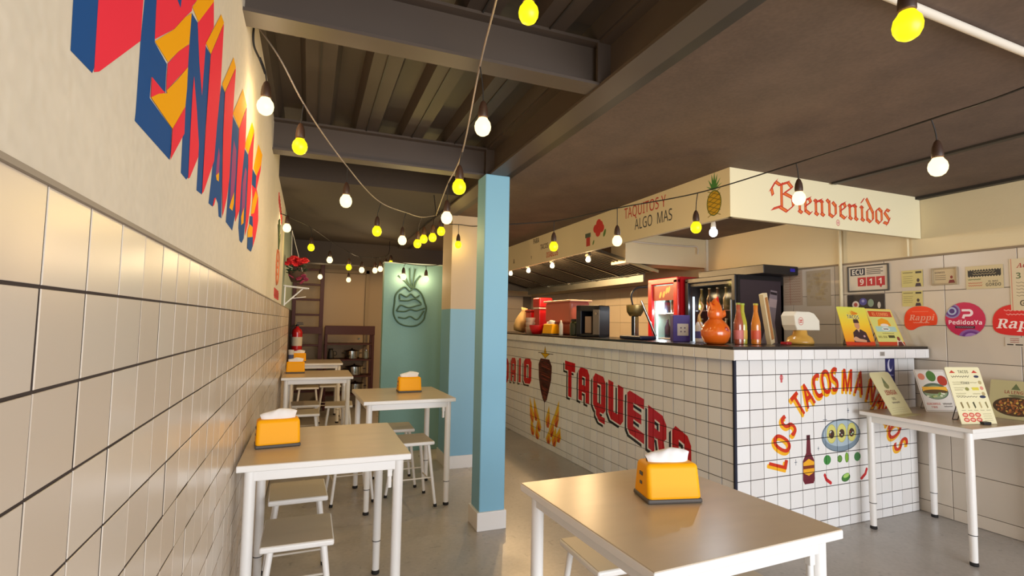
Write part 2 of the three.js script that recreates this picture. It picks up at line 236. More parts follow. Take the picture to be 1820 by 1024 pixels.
{ // ceilings
  const c = structure('ceiling', 'flat dark brown painted ceiling over the counter side', 'ceiling');
  mesh('ceiling_slab', metres(span(1.47, 4.56, CEIL, CEIL + 0.14, OPEN_Z, -9.75)), MT.brown, c);
  mesh('joint_strip', span(3.47, 3.51, CEIL - 0.012, CEIL, OPEN_Z, -2.4), MT.soot, c);
  mesh('joint_strip', span(W - 0.05, W, CEIL - 0.02, CEIL, OPEN_Z, -2.44), MT.soot, c);
  const lo = structure('ceiling_rear', 'dark flat soffit with shade in its colour over the rear tables', 'ceiling');
  mesh('soffit', metres(span(-0.12, 1.47, 2.3, 2.56, -3.92, -8.55)), MT.shadedBrown, lo);
  mesh('rear_beam', metres(span(0, 2.55, 2.02, 2.3, -6.95, -7.15)), MT.shadedBrown, lo);
  const d = structure('ceiling_deck', 'corrugated brown steel deck between the beams', 'ceiling');
  const prof = [], pitch = 0.28; let x = -0.1;
  while (x < 1.5) { prof.push([x, 2.47], [x + 0.13, 2.47], [x + 0.155, 2.53], [x + 0.255, 2.53]); x += pitch; }
  const sh = new THREE.Shape(); prof.forEach(([a, b], i) => (i ? sh.lineTo(a, b) : sh.moveTo(a, b))); sh.lineTo(prof.at(-1)[0], 2.6); sh.lineTo(prof[0][0], 2.6);
  mesh('deck_sheet', new THREE.ExtrudeGeometry(sh, { depth: OPEN_Z + 3.95, bevelEnabled: false }).translate(0, 0, -3.95), MT.deck, d);
  for (let k = 0; k < 5; k++) mesh('deck_seam', span(-0.1 + 0.28 * k + 0.06, -0.1 + 0.28 * k + 0.066, 2.464, 2.471, OPEN_Z, -3.92), MT.soot, d);
  const beams = structure('trim_1', 'brown steel I-beams carrying the deck', 'beams');
  const ib = (z) => merge(span(0, 1.32, 2.28, 2.292, z + 0.05, z - 0.05), span(0, 1.32, 2.458, 2.47, z + 0.05, z - 0.05), span(0, 1.32, 2.292, 2.458, z + 0.005, z - 0.005));
  for (const z of [2.42, 1.0, -0.42, -1.84, -3.28]) mesh('cross_beam', ib(z), MT.steelPaint, beams);
  mesh('main_beam', merge(span(1.31, 1.42, 2.272, 2.286, OPEN_Z, -8.4), span(1.36, 1.37, 2.286, 2.458, OPEN_Z, -8.4), span(1.31, 1.42, 2.458, 2.47, OPEN_Z, -8.4)), MT.steelPaint, beams);
  mesh('main_beam_flange', span(1.42, 1.475, 2.276, 2.3, OPEN_Z, -8.4), MT.soot, beams);
  for (const z of [-0.42, -1.84, -3.28]) mesh('end_plate', span(1.3, 1.36, 2.292, 2.458, z + 0.055, z + 0.045), MT.steelPaint, beams);
  const roof = structure('roof', 'concrete slab above the ceilings', 'roof');
  mesh('roof_slab', span(-0.12, 4.56, 2.62, 2.75, OPEN_Z, -9.75), MT.brown, roof);
  const con = structure('trim_2', 'pale electrical conduit across the ceiling', 'conduit');
  mesh('conduit', rod([1.5, CEIL - 0.014, -0.94], [4.4, CEIL - 0.014, -1.02], 0.013), MT.chipped, con);
}

// ================= counter =================
const face1 = { o: V(2.575, 0, -6.9), dir: V(0.065, 0, 4.47).normalize(), len: 4.47 };   // long face, from far to the corner
const CX0 = 2.64, CZ0 = -2.43;
const blockLetters = {   // unit boxes, y downwards
  T: [[[0, 0], [1, 0], [1, .25], [.66, .25], [.66, 1], [.34, 1], [.34, .25], [0, .25]]],
  A: [[[0, 1], [0, .15], [.18, 0], [.82, 0], [1, .15], [1, 1], [.68, 1], [.68, .72], [.32, .72], [.32, 1]], [[.34, .24], [.66, .24], [.66, .52], [.34, .52]]],
  Q: [[[0, .12], [.18, 0], [.82, 0], [1, .12], [1, .74], [.82, .84], [.55, .84], [.55, .93], [.95, .93], [.95, 1.06], [.5, 1.06], [.25, .95], [.25, .84], [.18, .84], [0, .74]], [[.34, .2], [.66, .2], [.66, .66], [.34, .66]]],
  U: [[[0, 0], [.34, 0], [.34, .78], [.66, .78], [.66, 0], [1, 0], [1, .86], [.82, 1], [.18, 1], [0, .86]]],
  E: [[[0, .08], [.15, 0], [1, 0], [1, .22], [.36, .22], [.36, .4], [.85, .4], [.85, .6], [.36, .6], [.36, .78], [1, .78], [1, 1], [.15, 1], [0, .9]]],
  R: [[[0, 0], [.8, 0], [1, .15], [1, .45], [.85, .56], [1, 1], [.66, 1], [.54, .62], [.34, .62], [.34, 1], [0, 1]], [[.36, .2], [.66, .2], [.66, .42], [.36, .42]]],
  O: [[[0, .14], [.18, 0], [.82, 0], [1, .14], [1, .86], [.82, 1], [.18, 1], [0, .86]], [[.34, .22], [.66, .22], [.66, .78], [.34, .78]]],
  I: [[[.2, 0], [.8, 0], [.8, 1], [.2, 1]]],
  D: [[[0, 0], [.75, 0], [1, .2], [1, .8], [.75, 1], [0, 1]], [[.34, .22], [.66, .26], [.66, .74], [.34, .78]]],
};
const LK = 2048 / 3.9, LZ0 = -6.35, LH = 620;      // canvas pixels per metre, first metre, height
const longTex = print(2048, LH, (x) => {
  x.fillStyle = '#e7e2dc'; x.fillRect(0, 0, 2048, LH);
  const px = (z) => (z - LZ0) * LK, py = (y) => LH - y * LK;
  const letter = (ch, z0, z1, top, h, slope) => {
    const put = (dx, dy, color, edge, lw) => {
      x.beginPath();
      for (const ring of blockLetters[ch]) { ring.forEach(([a, b], i) => { const X = px(z0 + (z1 - z0) * a) + dx, Y = py(top - slope * a - h * b) + dy; i ? x.lineTo(X, Y) : x.moveTo(X, Y); }); x.closePath(); }
      if (color) { x.fillStyle = color; x.fill('evenodd'); } if (edge) { x.strokeStyle = edge; x.lineWidth = lw; x.stroke(); }
    };
    put(-17, 14, '#1c1a1c', '#1c1a1c', 4); put(-5, 4, '#efe9e2', '#efe9e2', 6); put(0, 0, '#c4141f', '#c4141f', 2);
  };
  letter('D', -6.25, -6.06, .85, .3, -.01); letter('A', -5.99, -5.83, .87, .28, -.01); letter('I', -5.76, -5.66, .88, .28, -.01); letter('O', -5.59, -5.38, .89, .28, -.01);
  letter('T', -4.58, -4.38, .94, .33, .015); letter('A', -4.31, -4.12, .905, .3, .02); letter('Q', -4.05, -3.85, .875, .37, .03); letter('U', -3.805, -3.59, .835, .31, .04); letter('E', -3.53, -3.32, .79, .33, .05); letter('R', -3.265, -3.06, .705, .31, .065); letter('O', -2.995, -2.81, .62, .31, .07);
  // meat spit and flames
  line(x, [[px(-5.03), py(1.03)], [px(-5.03), py(.1)]], '#7b7672', 7);
  poly(x, [[-5.19, .86], [-5.14, .925], [-4.93, .925], [-4.87, .86], [-4.88, .72], [-4.93, .6], [-4.98, .5], [-5.03, .462], [-5.08, .5], [-5.14, .6], [-5.18, .72]].map(([z, y]) => [px(z), py(y)]), '#4c211c');
  for (let k = 0; k < 40; k++) { const y = R(.5, .91), w = .13 * Math.min(1, (y - .43) / .3); line(x, [[px(-5.03 - w * R(.2, 1)), py(y)], [px(-5.03 + w * R(.2, 1)), py(y - .02)]], ['#6b2f26', '#33130f', '#7d3d2c'][k % 3], 5); }
  poly(x, [[-5.03, 1.06], [-5.0, .985], [-4.92, .985], [-4.99, .955], [-5.03, .93], [-5.07, .955], [-5.14, .985], [-5.06, .985]].map(([z, y]) => [px(z), py(y)]), '#d8a516', '#6d5a20', 3);
  line(x, [[px(-5.2), py(.985)], [px(-4.84), py(.985)]], '#3b3430', 3);
  for (const [z, y, h, dz] of [[-5.34, .2, .24, -.07], [-5.24, .24, .22, -.06], [-5.16, .14, .16, -.02], [-5.32, .07, .16, -.05], [-5.2, .05, .13, -.03], [-4.95, .22, .2, .03], [-4.86, .14, .2, .05], [-4.76, .26, .24, .06], [-4.8, .06, .18, .04], [-4.93, .06, .12, .01], [-4.71, .12, .14, .04]])
    for (const [c, k] of [['#e3b21f', 1], ['#e07a18', .65], ['#b83a1c', .35]]) poly(x, [[px(z - .06 * k), py(y + h * .35 * k)], [px(z + dz), py(y + h * 1.15 * k)], [px(z + .06 * k), py(y + h * .35 * k)], [px(z + .03 * k), py(y)], [px(z - .03 * k), py(y)]], c);
});
const EK = 2048 / 1.78, EH = 1270;
const endTex = print(2048, EH, (x) => {
  x.fillStyle = '#ece9e5'; x.fillRect(0, 0, 2048, EH);
  const px = (X) => (X - CX0) * EK, py = (y) => EH - y * EK;
  const L = (ch, X, y, deg, size = .16, wide = .66) => { const s = size * EK * 1.3, o = { turn: rad(deg), wide, style: 'normal' }; say(x, ch, px(X) - 14, py(y) + 16, s, '#f2b022', { ...o, edge: '#f2b022', edgeWidth: 24 }); say(x, ch, px(X), py(y), s, '#cf3418', { ...o, edge: '#c42a1a', edgeWidth: 13 }); };
  L('L', 3.0, .455, -75); L('O', 3.035, .575, -62); L('S', 3.095, .682, -52);
  L('T', 3.19, .81, -38); L('A', 3.272, .865, -27); L('C', 3.365, .918, -18); L('O', 3.452, .945, -12); L('S', 3.535, .958, -6);
  L('M', 3.662, .95, 4, .15); L('A', 3.785, .93, 11); L('Ñ', 3.91, .875, 20); L('A', 3.985, .81, 30); L('N', 4.03, .755, 38); L('E', 4.075, .7, 46, .12); L('R', 4.11, .65, 52, .12); L('O', 4.15, .585, 62); L('S', 4.215, .485, 72);
  // bottle
  const bt = (pts, c) => poly(x, pts.map(([a, b]) => [px(3.268 + a), py(b)]), c);
  bt([[-.015, .585], [.018, .585], [.022, .5], [.05, .45], [.055, .33], [.04, .305], [-.04, .305], [-.055, .33], [-.055, .45], [-.022, .5]], '#6b2331');
  bt([[-.05, .44], [0, .462], [.05, .44], [.05, .375], [0, .355], [-.05, .375]], '#f0ac2a'); bt([[-.05, .42], [.05, .42], [.05, .4], [-.05, .4]], '#7c3320');
  bt([[-.016, .612], [.018, .612], [.018, .585], [-.016, .585]], '#4a1a25');
  // plate of tacos
  oval(x, px(3.585), py(.59), .19 * EK, .105 * EK, '#7d8f9d', '#54626e', 6); oval(x, px(3.585), py(.603), .17 * EK, .085 * EK, '#a9bac4');
  for (const X of [3.49, 3.59, 3.69]) { oval(x, px(X), py(.605), .045 * EK, .06 * EK, '#d6cf74', '#b5ac52', 4); oval(x, px(X), py(.602), .027 * EK, .028 * EK, '#43302a'); for (let k = 0; k < 6; k++) oval(x, px(X + R(-.02, .02)), py(.602 + R(-.02, .02)), 7, 6, ['#f1efe6', '#a33c2a', '#6b8b3c'][k % 3]); }
  // limes, chillies, sparkles
  oval(x, px(3.442), py(.44), 40, 36, '#3f8a42'); oval(x, px(3.565), py(.437), 25, 25, '#5f8f3a', '#3b6b2c', 5); oval(x, px(3.635), py(.44), 19, 36, '#7fae3c', '#4c7d2c', 5); oval(x, px(3.742), py(.437), 38, 34, '#42834a');
  for (const [X, f] of [[3.44, 1], [3.81, -1]]) line(x, [[px(X - .025 * f), py(.345)], [px(X - .01 * f), py(.315)], [px(X + .03 * f), py(.29)]], '#c42a2e', 25);
  oval(x, px(3.62), py(.31), 48, 28, '#3f7a33', '#2f5a2a', 4, -.15); oval(x, px(3.625), py(.322), 36, 16, '#a9cf6a', '#5f9a44', 4, -.2);
  for (const [X, y, s] of [[3.43, .7, 34], [3.66, .75, 18], [3.15, .45, 20], [3.36, .52, 13], [4.06, .48, 14]]) { line(x, [[px(X) - s * .6, py(y)], [px(X) + s * .6, py(y)]], '#4a5566', 4); line(x, [[px(X), py(y) - s], [px(X), py(y) + s]], '#4a5566', 4); }
  say(x, '¡', px(3.037), py(.99), 70, '#c9575a', { edge: '#c9575a', edgeWidth: 8 }); oval(x, px(3.037), py(.985), 14, 18, null, '#c9575a', 6);
});
{
  const c = thing('counter', 'long L-shaped counter clad in white square tiles with painted lettering', 'counter');
  const dir = face1.dir;
  // core
  const s2 = new THREE.Shape(); [[2.578, 6.9], [2.643, 2.441], [4.41, 2.49], [4.41, 2.83], [3.02, 2.8], [2.98, 6.9]].forEach(([a, b], i) => (i ? s2.lineTo(a, b) : s2.moveTo(a, b)));
  mesh('core', new THREE.ExtrudeGeometry(s2, { depth: 1.165, bevelEnabled: false }).rotateX(-Math.PI / 2), MT.grout, c);
  const rows = [0.0, ...steps(0.06, 0.105, 10)];
  const longMat = phy('#ffffff', 0.2, { map: longTex }), endMat = phy('#ffffff', 0.18, { map: endTex });
  const n1 = 39, cols1 = steps(face1.len - n1 * 0.111, 0.111, n1);
  const toZ = (s) => face1.o.z + dir.z * s;
  const boxes = [[-6.3, -5.33, .5, .95], [-5.35, -4.72, .02, 1.08], [-4.66, -4.35, .56, .96], [-4.36, -4.1, .54, .92], [-4.12, -3.82, .42, .9], [-3.85, -3.56, .45, .86], [-3.6, -3.3, .36, .81], [-3.33, -3.04, .28, .73], [-3.07, -2.78, .18, .66]];
  tileFace(c, { o: [face1.o.x + 0.002, 0, face1.o.z], u: dir.toArray(), n: [-dir.z, 0, dir.x], cols: cols1, rows, t: 0.0035, gap: 0.0045, gapU: 0.0055, bevel: 0.0008, mats: [MT.wtA, MT.wtB, MT.wtC], own: (i, j, s, y) => i > 12 || boxes.some((b) => toZ(s) > b[0] - .1 && toZ(s) < b[1] && y > b[2] - .1 && y < b[3]),
    tex: { mat: longMat, hit: (s0, s1, y0, y1) => boxes.some((b) => toZ(s1) > b[0] && toZ(s0) < b[1] && y1 > b[2] && y0 < b[3]), uv: (s, y) => [(toZ(s) - LZ0) / 3.9, y * LK / LH] } });
  tileFace(c, { o: [CX0, 0, CZ0 - 0.008], u: [1.78, 0, -0.05], n: [0.05, 0, 1.78], cols: [...steps(0.012, 0.1115, 15), 1.765], rows, t: 0.0035, gap: 0.0045, bevel: 0.0008, mats: [MT.wtA, MT.wtB, MT.wtC],
    tex: { mat: endMat, hit: (s0, s1, y0, y1) => s1 > .25 && s0 < 1.72 && y1 > .2 && y0 < 1.08, uv: (s, y) => [s / 1.78, y * EK / EH] } });
  mesh('corner_strip', rb(0.018, 1.1, 0.018, 0.004, CX0 + 0.003, 0.55, CZ0 - 0.006), MT.groutBlue, c).userData.label = 'dark corner strip';
  // overhanging ledge with its own row of tiles
  mesh('ledge', merge(at(bx(0.12, 0.066, 4.5), 2.645, 1.131, -4.66, 0, Math.atan2(dir.x, dir.z)), span(2.62, 4.405, 1.1, 1.165, -2.39, -2.5)), MT.grout, c);
  tileFace(c, { o: [2.521, 0, -6.9], u: dir.toArray(), n: [-dir.z, 0, dir.x], cols: steps(face1.len - 39 * 0.111 + 0.06, 0.111, 39), rows: [1.1, 1.166], t: 0.008, gap: 0.004, mats: [MT.wtA, MT.wtB], name: 'ledge_tile' });
  tileFace(c, { o: [2.585, 0, -2.392], u: [1, 0, 0], n: [0, 0, 1], cols: [...steps(0, 0.1115, 16), 1.82], rows: [1.1, 1.166], t: 0.008, gap: 0.004, mats: [MT.wtA, MT.wtC], name: 'ledge_tile' });
  const s3 = new THREE.Shape(); [[2.53, 6.9], [2.595, 2.395], [4.41, 2.395], [4.41, 2.86], [3.06, 2.86], [3.02, 6.9]].forEach(([a, b], i) => (i ? s3.lineTo(a, b) : s3.moveTo(a, b)));
  mesh('worktop', new THREE.ExtrudeGeometry(s3, { depth: 0.016, bevelEnabled: false }).rotateX(-Math.PI / 2).translate(0, 1.166, 0), phy('#2a2320', 0.25), c).userData.label = 'dark polished worktop';
  mesh('mark', at(new THREE.PlaneGeometry(0.05, 0.03), 3.9, 1.133, -2.3825), std('#c9c4be', .6, { map: print(96, 60, (x) => { x.fillStyle = '#e7e2dc'; x.fillRect(0, 0, 96, 60); for (let k = 0; k < 3; k++) scribble(x, 14, 14 + 15 * k, 66, 8, '#5b5550', 4); }) }), c);
  mesh('sticker', at(new THREE.PlaneGeometry(0.1, 0.2), 4.115, 1.0, -2.473), std('#ffffff', .5, { map: print(128, 256, (x) => { x.fillStyle = '#2c2a6b'; x.fillRect(0, 0, 128, 256); oval(x, 64, 72, 34, 56, '#d9d6ea'); oval(x, 76, 60, 22, 48, '#2c2a6b'); scribble(x, 20, 160, 90, 12, '#8f8cc4', 5); scribble(x, 20, 190, 80, 10, '#8f8cc4', 4); }) }), c).userData.label = 'dark blue sticker';
}

// ================= painted hood over the counter =================
function nib(x, pts, w, fill, edge, sx, sy, ox, oy) {      // broad-pen strokes for the blackletter sign
  const q = pts.map(([a, b]) => [ox + a * sx, oy + b * sy]), nx = w * 0.72, ny = -w * 0.62;
  for (let i = 0; i + 1 < q.length; i++) poly(x, [[q[i][0] - nx, q[i][1] - ny], [q[i][0] + nx, q[i][1] + ny], [q[i + 1][0] + nx, q[i + 1][1] + ny], [q[i + 1][0] - nx, q[i + 1][1] - ny]], fill, edge, 7);
}
const minim = (x) => [[[x - .1, .06], [x + .06, .17]], [[x, .1], [x, .9]], [[x - .06, .84], [x + .14, .97]]];
const black = {
  B: [[[-.05, .1], [-.12, -.25], [.1, -.7], [.34, -.55]], [[.42, -.62], [.42, .8]], [[.42, -.6], [.78, -.78], [1.0, -.5], [.55, -.08]], [[.55, -.08], [1.02, .12], [1.05, .62], [.7, 1.0], [.3, .78], [-.05, .95]]],
  i: [...minim(.2), [[.18, -.22], [.36, -.46]]],
  e: [[[.18, .16], [.18, .8], [.5, .98], [.62, .86]], [[.18, .16], [.46, .02], [.58, .24], [.22, .5]]],
  n: [...minim(.15), [[.22, .16], [.5, .03]], ...minim(.6)],
  v: [[[-.02, -.06], [.16, .1]], [[.16, .05], [.16, .84], [.42, .98], [.64, .78], [.64, .26], [.42, .05]]],
  d: [[[.18, .3], [.18, .84], [.44, 1], [.66, .8], [.66, .36], [.16, -.5]], [[.18, .3], [.42, .1]]],
  o: [[[.18, .2], [.18, .84], [.42, 1], [.66, .8], [.66, .2], [.42, .03], [.18, .2]]],
  s: [[[.62, .1], [.36, .03], [.18, .25], [.6, .68], [.44, .97], [.1, .9]]],
};
const FK = 2048 / 1.81, FH = 350;
const signTex = print(2048, FH, (x) => {
  x.fillStyle = '#eadfb9'; x.fillRect(0, 0, 2048, FH);
  const px = (X) => (X - 2.61) * FK, base = 262, xh = 122;
  const put = (ch, X, w) => { for (const s of black[ch]) nib(x, s, 13, '#e2792f', '#c22d1e', w * FK, xh, px(X), base - xh); };
  [['B', 2.97, .16], ['i', 3.17, .13], ['e', 3.225, .125], ['n', 3.325, .125], ['v', 3.45, .125], ['e', 3.555, .125], ['n', 3.65, .125], ['i', 3.765, .13], ['d', 3.82, .125], ['o', 3.915, .12], ['s', 4.005, .115]].forEach((a) => put(...a));
  oval(x, px(3.55), 300, 17, 22, null, '#c9575a', 5); oval(x, px(3.55), 300, 9, 11, '#d98a8a');
});
const HL = 4.6, HK = 2048 / HL, HH = 136 * 1;
const longHoodTex = print(2048, 140, (x) => {
  x.fillStyle = '#dccba8'; x.fillRect(0, 0, 2048, 140);
  const px = (z) => (z + 7.0) * HK, py = (y) => 140 - (y - 1.972) * (140 / .308);
  say(x, 'TAQUITOS Y', px(-3.28), py(2.205), 54, '#b5302a', { wide: .8, style: 'normal' });
  say(x, 'ALGO  MAS', px(-3.17), py(2.09), 52, '#2d2c33', { wide: .78, style: 'normal' });
  // pineapple
  oval(x, px(-2.535), py(2.085), 27, 36, '#c59a1e', '#4c5a1e', 3);
  for (let k = -2; k <= 2; k++) { line(x, [[px(-2.535) - 24, py(2.085) + k * 14 - 10], [px(-2.535) + 24, py(2.085) + k * 14 + 10]], '#6b5a17', 2); line(x, [[px(-2.535) - 24, py(2.085) + k * 14 + 10], [px(-2.535) + 24, py(2.085) + k * 14 - 10]], '#6b5a17', 2); }
  for (const [dx, dy] of [[-30, -16], [-22, -34], [-9, -48], [3, -52], [14, -44], [26, -30], [32, -14]]) poly(x, [[px(-2.535) - 7, py(2.17)], [px(-2.535) + dx, py(2.17) + dy], [px(-2.535) + 7, py(2.17)]], '#3f7a35');
  // salsa bottle and red flower
  poly(x, [[px(-4.17), py(2.02)], [px(-4.17), py(2.1)], [px(-4.1), py(2.1)], [px(-4.1), py(2.02)]], '#b8322a'); poly(x, [[px(-4.19), py(2.1)], [px(-4.19), py(2.14)], [px(-4.09), py(2.14)], [px(-4.09), py(2.1)]], '#4d5a4a');
  for (const [a, b] of [[-4.0, 2.16], [-3.95, 2.2], [-3.9, 2.15], [-3.96, 2.12], [-3.92, 2.18]]) oval(x, px(a), py(b), 19, 17, '#c6322c'); oval(x, px(-3.85), py(2.1), 8, 16, '#5b7a3d', null, 1, .5); oval(x, px(-4.04), py(2.04), 5, 11, '#5b7a3d', null, 1, .5);
  say(x, 'PARA', px(-5.32), py(2.235), 36, '#3a3230', { wide: .8 }); say(x, 'TACOS', px(-5.1), py(2.145), 36, '#4a3d33', { wide: .8 }); say(x, 'DIABLOS', px(-4.9), py(2.04), 38, '#b5452a', { wide: .8 });
  say(x, 'A', px(-6.0), py(2.07), 36, '#4a3324'); say(x, 'Y', px(-5.45), py(2.06), 24, '#4a3324');
});
{
  const h = thing('extractor_hood', 'cream painted kitchen hood with blackletter welcome sign over the counter', 'hood');
  const g = bx(1.81, 0.308, 0.03, 3.515, 2.126, -2.435);
  mesh('front_panel', g, MT.cream, h);
  const flatUV = (g0) => g0;
  mesh('front_sign', at(new THREE.PlaneGeometry(1.81, 0.308), 3.515, 2.126, -2.4195), std('#ffffff', 0.6, { map: signTex }), h).userData.label = 'hand painted blackletter greeting';
  mesh('side_panel', bx(0.03, 0.308, 4.58, 2.625, 2.126, -4.71), MT.cream, h);
  mesh('side_sign', at(new THREE.PlaneGeometry(HL - 0.02, 0.308), 2.6095, 2.126, -4.71, 0, -Math.PI / 2), std('#ffffff', 0.6, { map: longHoodTex }), h).userData.label = 'hand painted words and pineapple';
  // grease filters slope from the side panel down to the steel lip
  const p0 = [2.68, 2.16], p1 = [3.76, 1.9], ang = Math.atan2(p1[1] - p0[1], p1[0] - p0[0]), len = Math.hypot(p1[0] - p0[0], p1[1] - p0[1]);
  for (let k = 0; k < 5; k++) {
    const z = -4.98 - 0.68 * k, f = mesh('filter', at(bx(len, 0.02, 0.66), (p0[0] + p1[0]) / 2, (p0[1] + p1[1]) / 2, z, 0, 0, ang), MT.soot, h);
    const sl = []; for (let j = 0; j < 9; j++) sl.push(at(bx(len * 0.94, 0.012, 0.03), (p0[0] + p1[0]) / 2, (p0[1] + p1[1]) / 2 - 0.014, z - 0.28 + 0.07 * j, 0, 0, ang));
    mesh('baffles', merge(sl), phy('#35312c', 0.35, { metalness: 0.6 }), f);
    mesh('divider', at(bx(len, 0.03, 0.025), (p0[0] + p1[0]) / 2, (p0[1] + p1[1]) / 2 - 0.014, z + 0.34, 0, 0, ang), MT.steel, h);
  }
  mesh('lip', merge(span(3.74, 3.8, 1.885, 1.91, -4.95, -8.3), span(3.79, 3.81, 1.8, 1.9, -4.95, -8.3)), phy('#8f918c', 0.5, { metalness: 1 }), h).userData.label = 'stainless steel lip';
  mesh('end_plate', span(2.66, 3.81, 1.86, 2.27, -8.3, -8.32), MT.soot, h);
  mesh('pipe', tube([[3.05, 2.2, -4.58], [3.5, 2.18, -4.58], [4.1, 2.18, -4.58], [4.25, 2.18, -4.58], [4.25, 2.1, -4.58]], 0.008, 30), MT.chipped, h);
}
const lampGlow = (c, k, base = '#4a4034') => new THREE.MeshStandardMaterial({ color: base, emissive: new THREE.Color().setRGB(...c), emissiveIntensity: k, roughness: 0.4 });
const glowWarm = lampGlow([1, 0.8, 0.4], 2.0), glowYellow = lampGlow([1, 0.86, 0.01], 1.15, '#5a4000'), glowCool = lampGlow([0.85, 0.92, 1], 6), glowSpot = lampGlow([1, 0.86, 0.6], 1.6);
function pointLight(color, cd, x, y, z, parent = scene) { const l = new THREE.PointLight(new THREE.Color().setRGB(...color), cd); l.position.set(x, y, z); l.castShadow = true; l.shadow.radius = 1; parent.add(l); return l; }
{ // lamps inside the hood
  for (const [x, y, z, place] of [[2.91, 1.97, -4.67, 'first'], [2.88, 1.98, -5.46, 'second'], [2.86, 1.98, -6.12, 'third'], [2.8, 1.98, -6.6, 'fourth']]) {
    const t = thing('hood_lamp', `${place} small glass lamp from the bulkhead under the dark hood filters`, 'lamp', [x, y, z], 0, 'lamps in the hood');
    mesh('fitting', lathe([[0, .075], [.03, .075], [.034, .04], [.028, .03], [0, .03]]), MT.steel, t);
    mesh('bulb', lathe([[0, -.03], [.02, -.024], [.028, -.004], [.024, .018], [.014, .032], [0, .034]]), glowSpot, t);
    mesh('stem', rod([0, .07, 0], [0, .1, 0], .006), MT.steel, t);
    pointLight([1, .66, .32], 2.2, x, y, z);
  }
}

// ================= furniture =================
function makeTable(w, d, label, h = 0.755) {
  const t = thing('table', label, 'table');
  const top = mesh('tabletop', rb(w, 0.024, d, 0.004, 0, h - 0.0125, 0), MT.white, t);
  mesh('laminate', rb(w - 0.004, 0.004, d - 0.004, 0.0015, 0, h - 0.0005, 0), MT.laminate, top).userData.label = 'beige laminate sheet';
  const ix = w / 2 - 0.045, iz = d / 2 - 0.045;
  for (const s of [-1, 1]) { mesh('apron', rb(2 * ix, 0.042, 0.028, 0.003, 0, h - 0.046, s * iz), MT.white, t); mesh('apron', rb(0.028, 0.042, 2 * iz, 0.003, s * ix, h - 0.046, 0), MT.white, t); }
  for (const sx of [-1, 1]) for (const sz of [-1, 1]) {
    const leg = mesh('leg', merge(cyl(0.021, 0.021, h - 0.19, sx * ix, (h - 0.19) / 2 + 0.165, sz * iz, 20), cyl(0.0195, 0.0185, 0.15, sx * ix, 0.092, sz * iz, 20)), MT.white, t);
    mesh('foot', lathe([[0, 0], [.019, 0], [.021, .006], [.019, .02], [0, .022]], 16).translate(sx * ix, 0, sz * iz), MT.rubber, leg);
    mesh('worn_ring', cyl(0.0214, 0.0214, 0.004, sx * ix, 0.166, sz * iz, 20), MT.rubber, leg);
  }
  mesh('bracket', merge(rb(0.02, 0.05, 0.02, 0.003, ix - 0.035, h - 0.07, iz + 0.002), cyl(0.009, 0.009, 0.05, ix - 0.035, h - 0.115, iz + 0.002, 12)), MT.white, t);
  return t;
}
const T1 = makeTable(0.645, 0.69, 'beige topped table against the tiled wall, first in its row from the entrance'); T1.position.set(0.335, 0, -2.52); T1.userData.group = 'dining tables';
const place = (root, x, z, deg, label) => copyOf(root, [x, 0, z], rad(deg), label);
place(T1, 0.915, -3.98, 2, 'beige topped table standing free between the blue column and the tiled wall');
place(T1, 0.345, -5.63, 0, 'beige topped table against the tiled wall, second in its row from the entrance');
place(T1, 0.345, -7.3, 0, 'beige topped table against the tiled wall, last in its row before the ladder');
place(T1, 1.275, -1.34, 3, 'beige topped table in front of the counter, facing the red tile lettering');
const ST = makeTable(0.72, 0.64, 'white table holding menu cards beside the tiled counter end'); ST.position.set(4.05, 0, -2.09);
function makeStool(label) {
  const t = thing('stool', label, 'stool', [0, 0, 0], 0, 'stools at the tables');
  const seat = mesh('seat', rb(0.265, 0.024, 0.3, 0.008, 0, 0.44, 0), MT.white, t);
  mesh('seat_top', rb(0.255, 0.006, 0.29, 0.002, 0, 0.4505, 0), MT.seatTop, seat).userData.label = 'beige seat sheet';
  const f = (sx, sz, y) => { const k = (0.43 - y) / 0.43; return [sx * (0.095 + 0.05 * k), y, sz * (0.115 + 0.04 * k)]; };
  for (const sx of [-1, 1]) for (const sz of [-1, 1]) { const l = mesh('leg', rod(f(sx, sz, 0.012), f(sx, sz, 0.43), 0.0105, 0.0125), MT.white, t); mesh('foot', rod(f(sx, sz, 0), f(sx, sz, 0.02), 0.0125), MT.rubber, l); }
  for (const s of [-1, 1]) { mesh('rung', rod(f(s, -1, 0.16), f(s, 1, 0.16), 0.005), MT.chipped, t); mesh('rung', rod(f(-1, s, 0.2), f(1, s, 0.2), 0.005), MT.chipped, t); }
  return t;
}
const S1 = makeStool('white stool with beige seat under the first wall table, closer to the entrance'); S1.position.set(0.235, 0, -2.32);
place(S1, 0.225, -2.85, 2, 'white stool with beige seat under the first wall table, further from the entrance');
place(S1, 0.97, -3.82, 3, 'white stool beside the blue column, under the near edge of the free table');
place(S1, 0.93, -4.3, -2, 'white stool under the free table, closer to the teal partition');
place(S1, 0.565, -4.05, 5, 'white stool at the side of the free table toward the tiled wall');
place(S1, 0.235, -5.2, 0, 'white stool at the near edge of the second wall table');
place(S1, 0.24, -5.72, 3, 'white stool under the second wall table next to the tiles');
place(S1, 0.56, -5.62, -3, 'white stool under the second wall table on the aisle side');
place(S1, 0.262, -7.16, 0, 'white stool under the last wall table next to the tiles');
place(S1, 0.535, -7.3, 0, 'white stool under the last wall table on the aisle side');
place(S1, 1.33, -1.74, 0, 'white stool half pulled out from the far edge of the front table');
place(S1, 1.6, -1.33, 4, 'white stool tucked under the front table at its counter side');

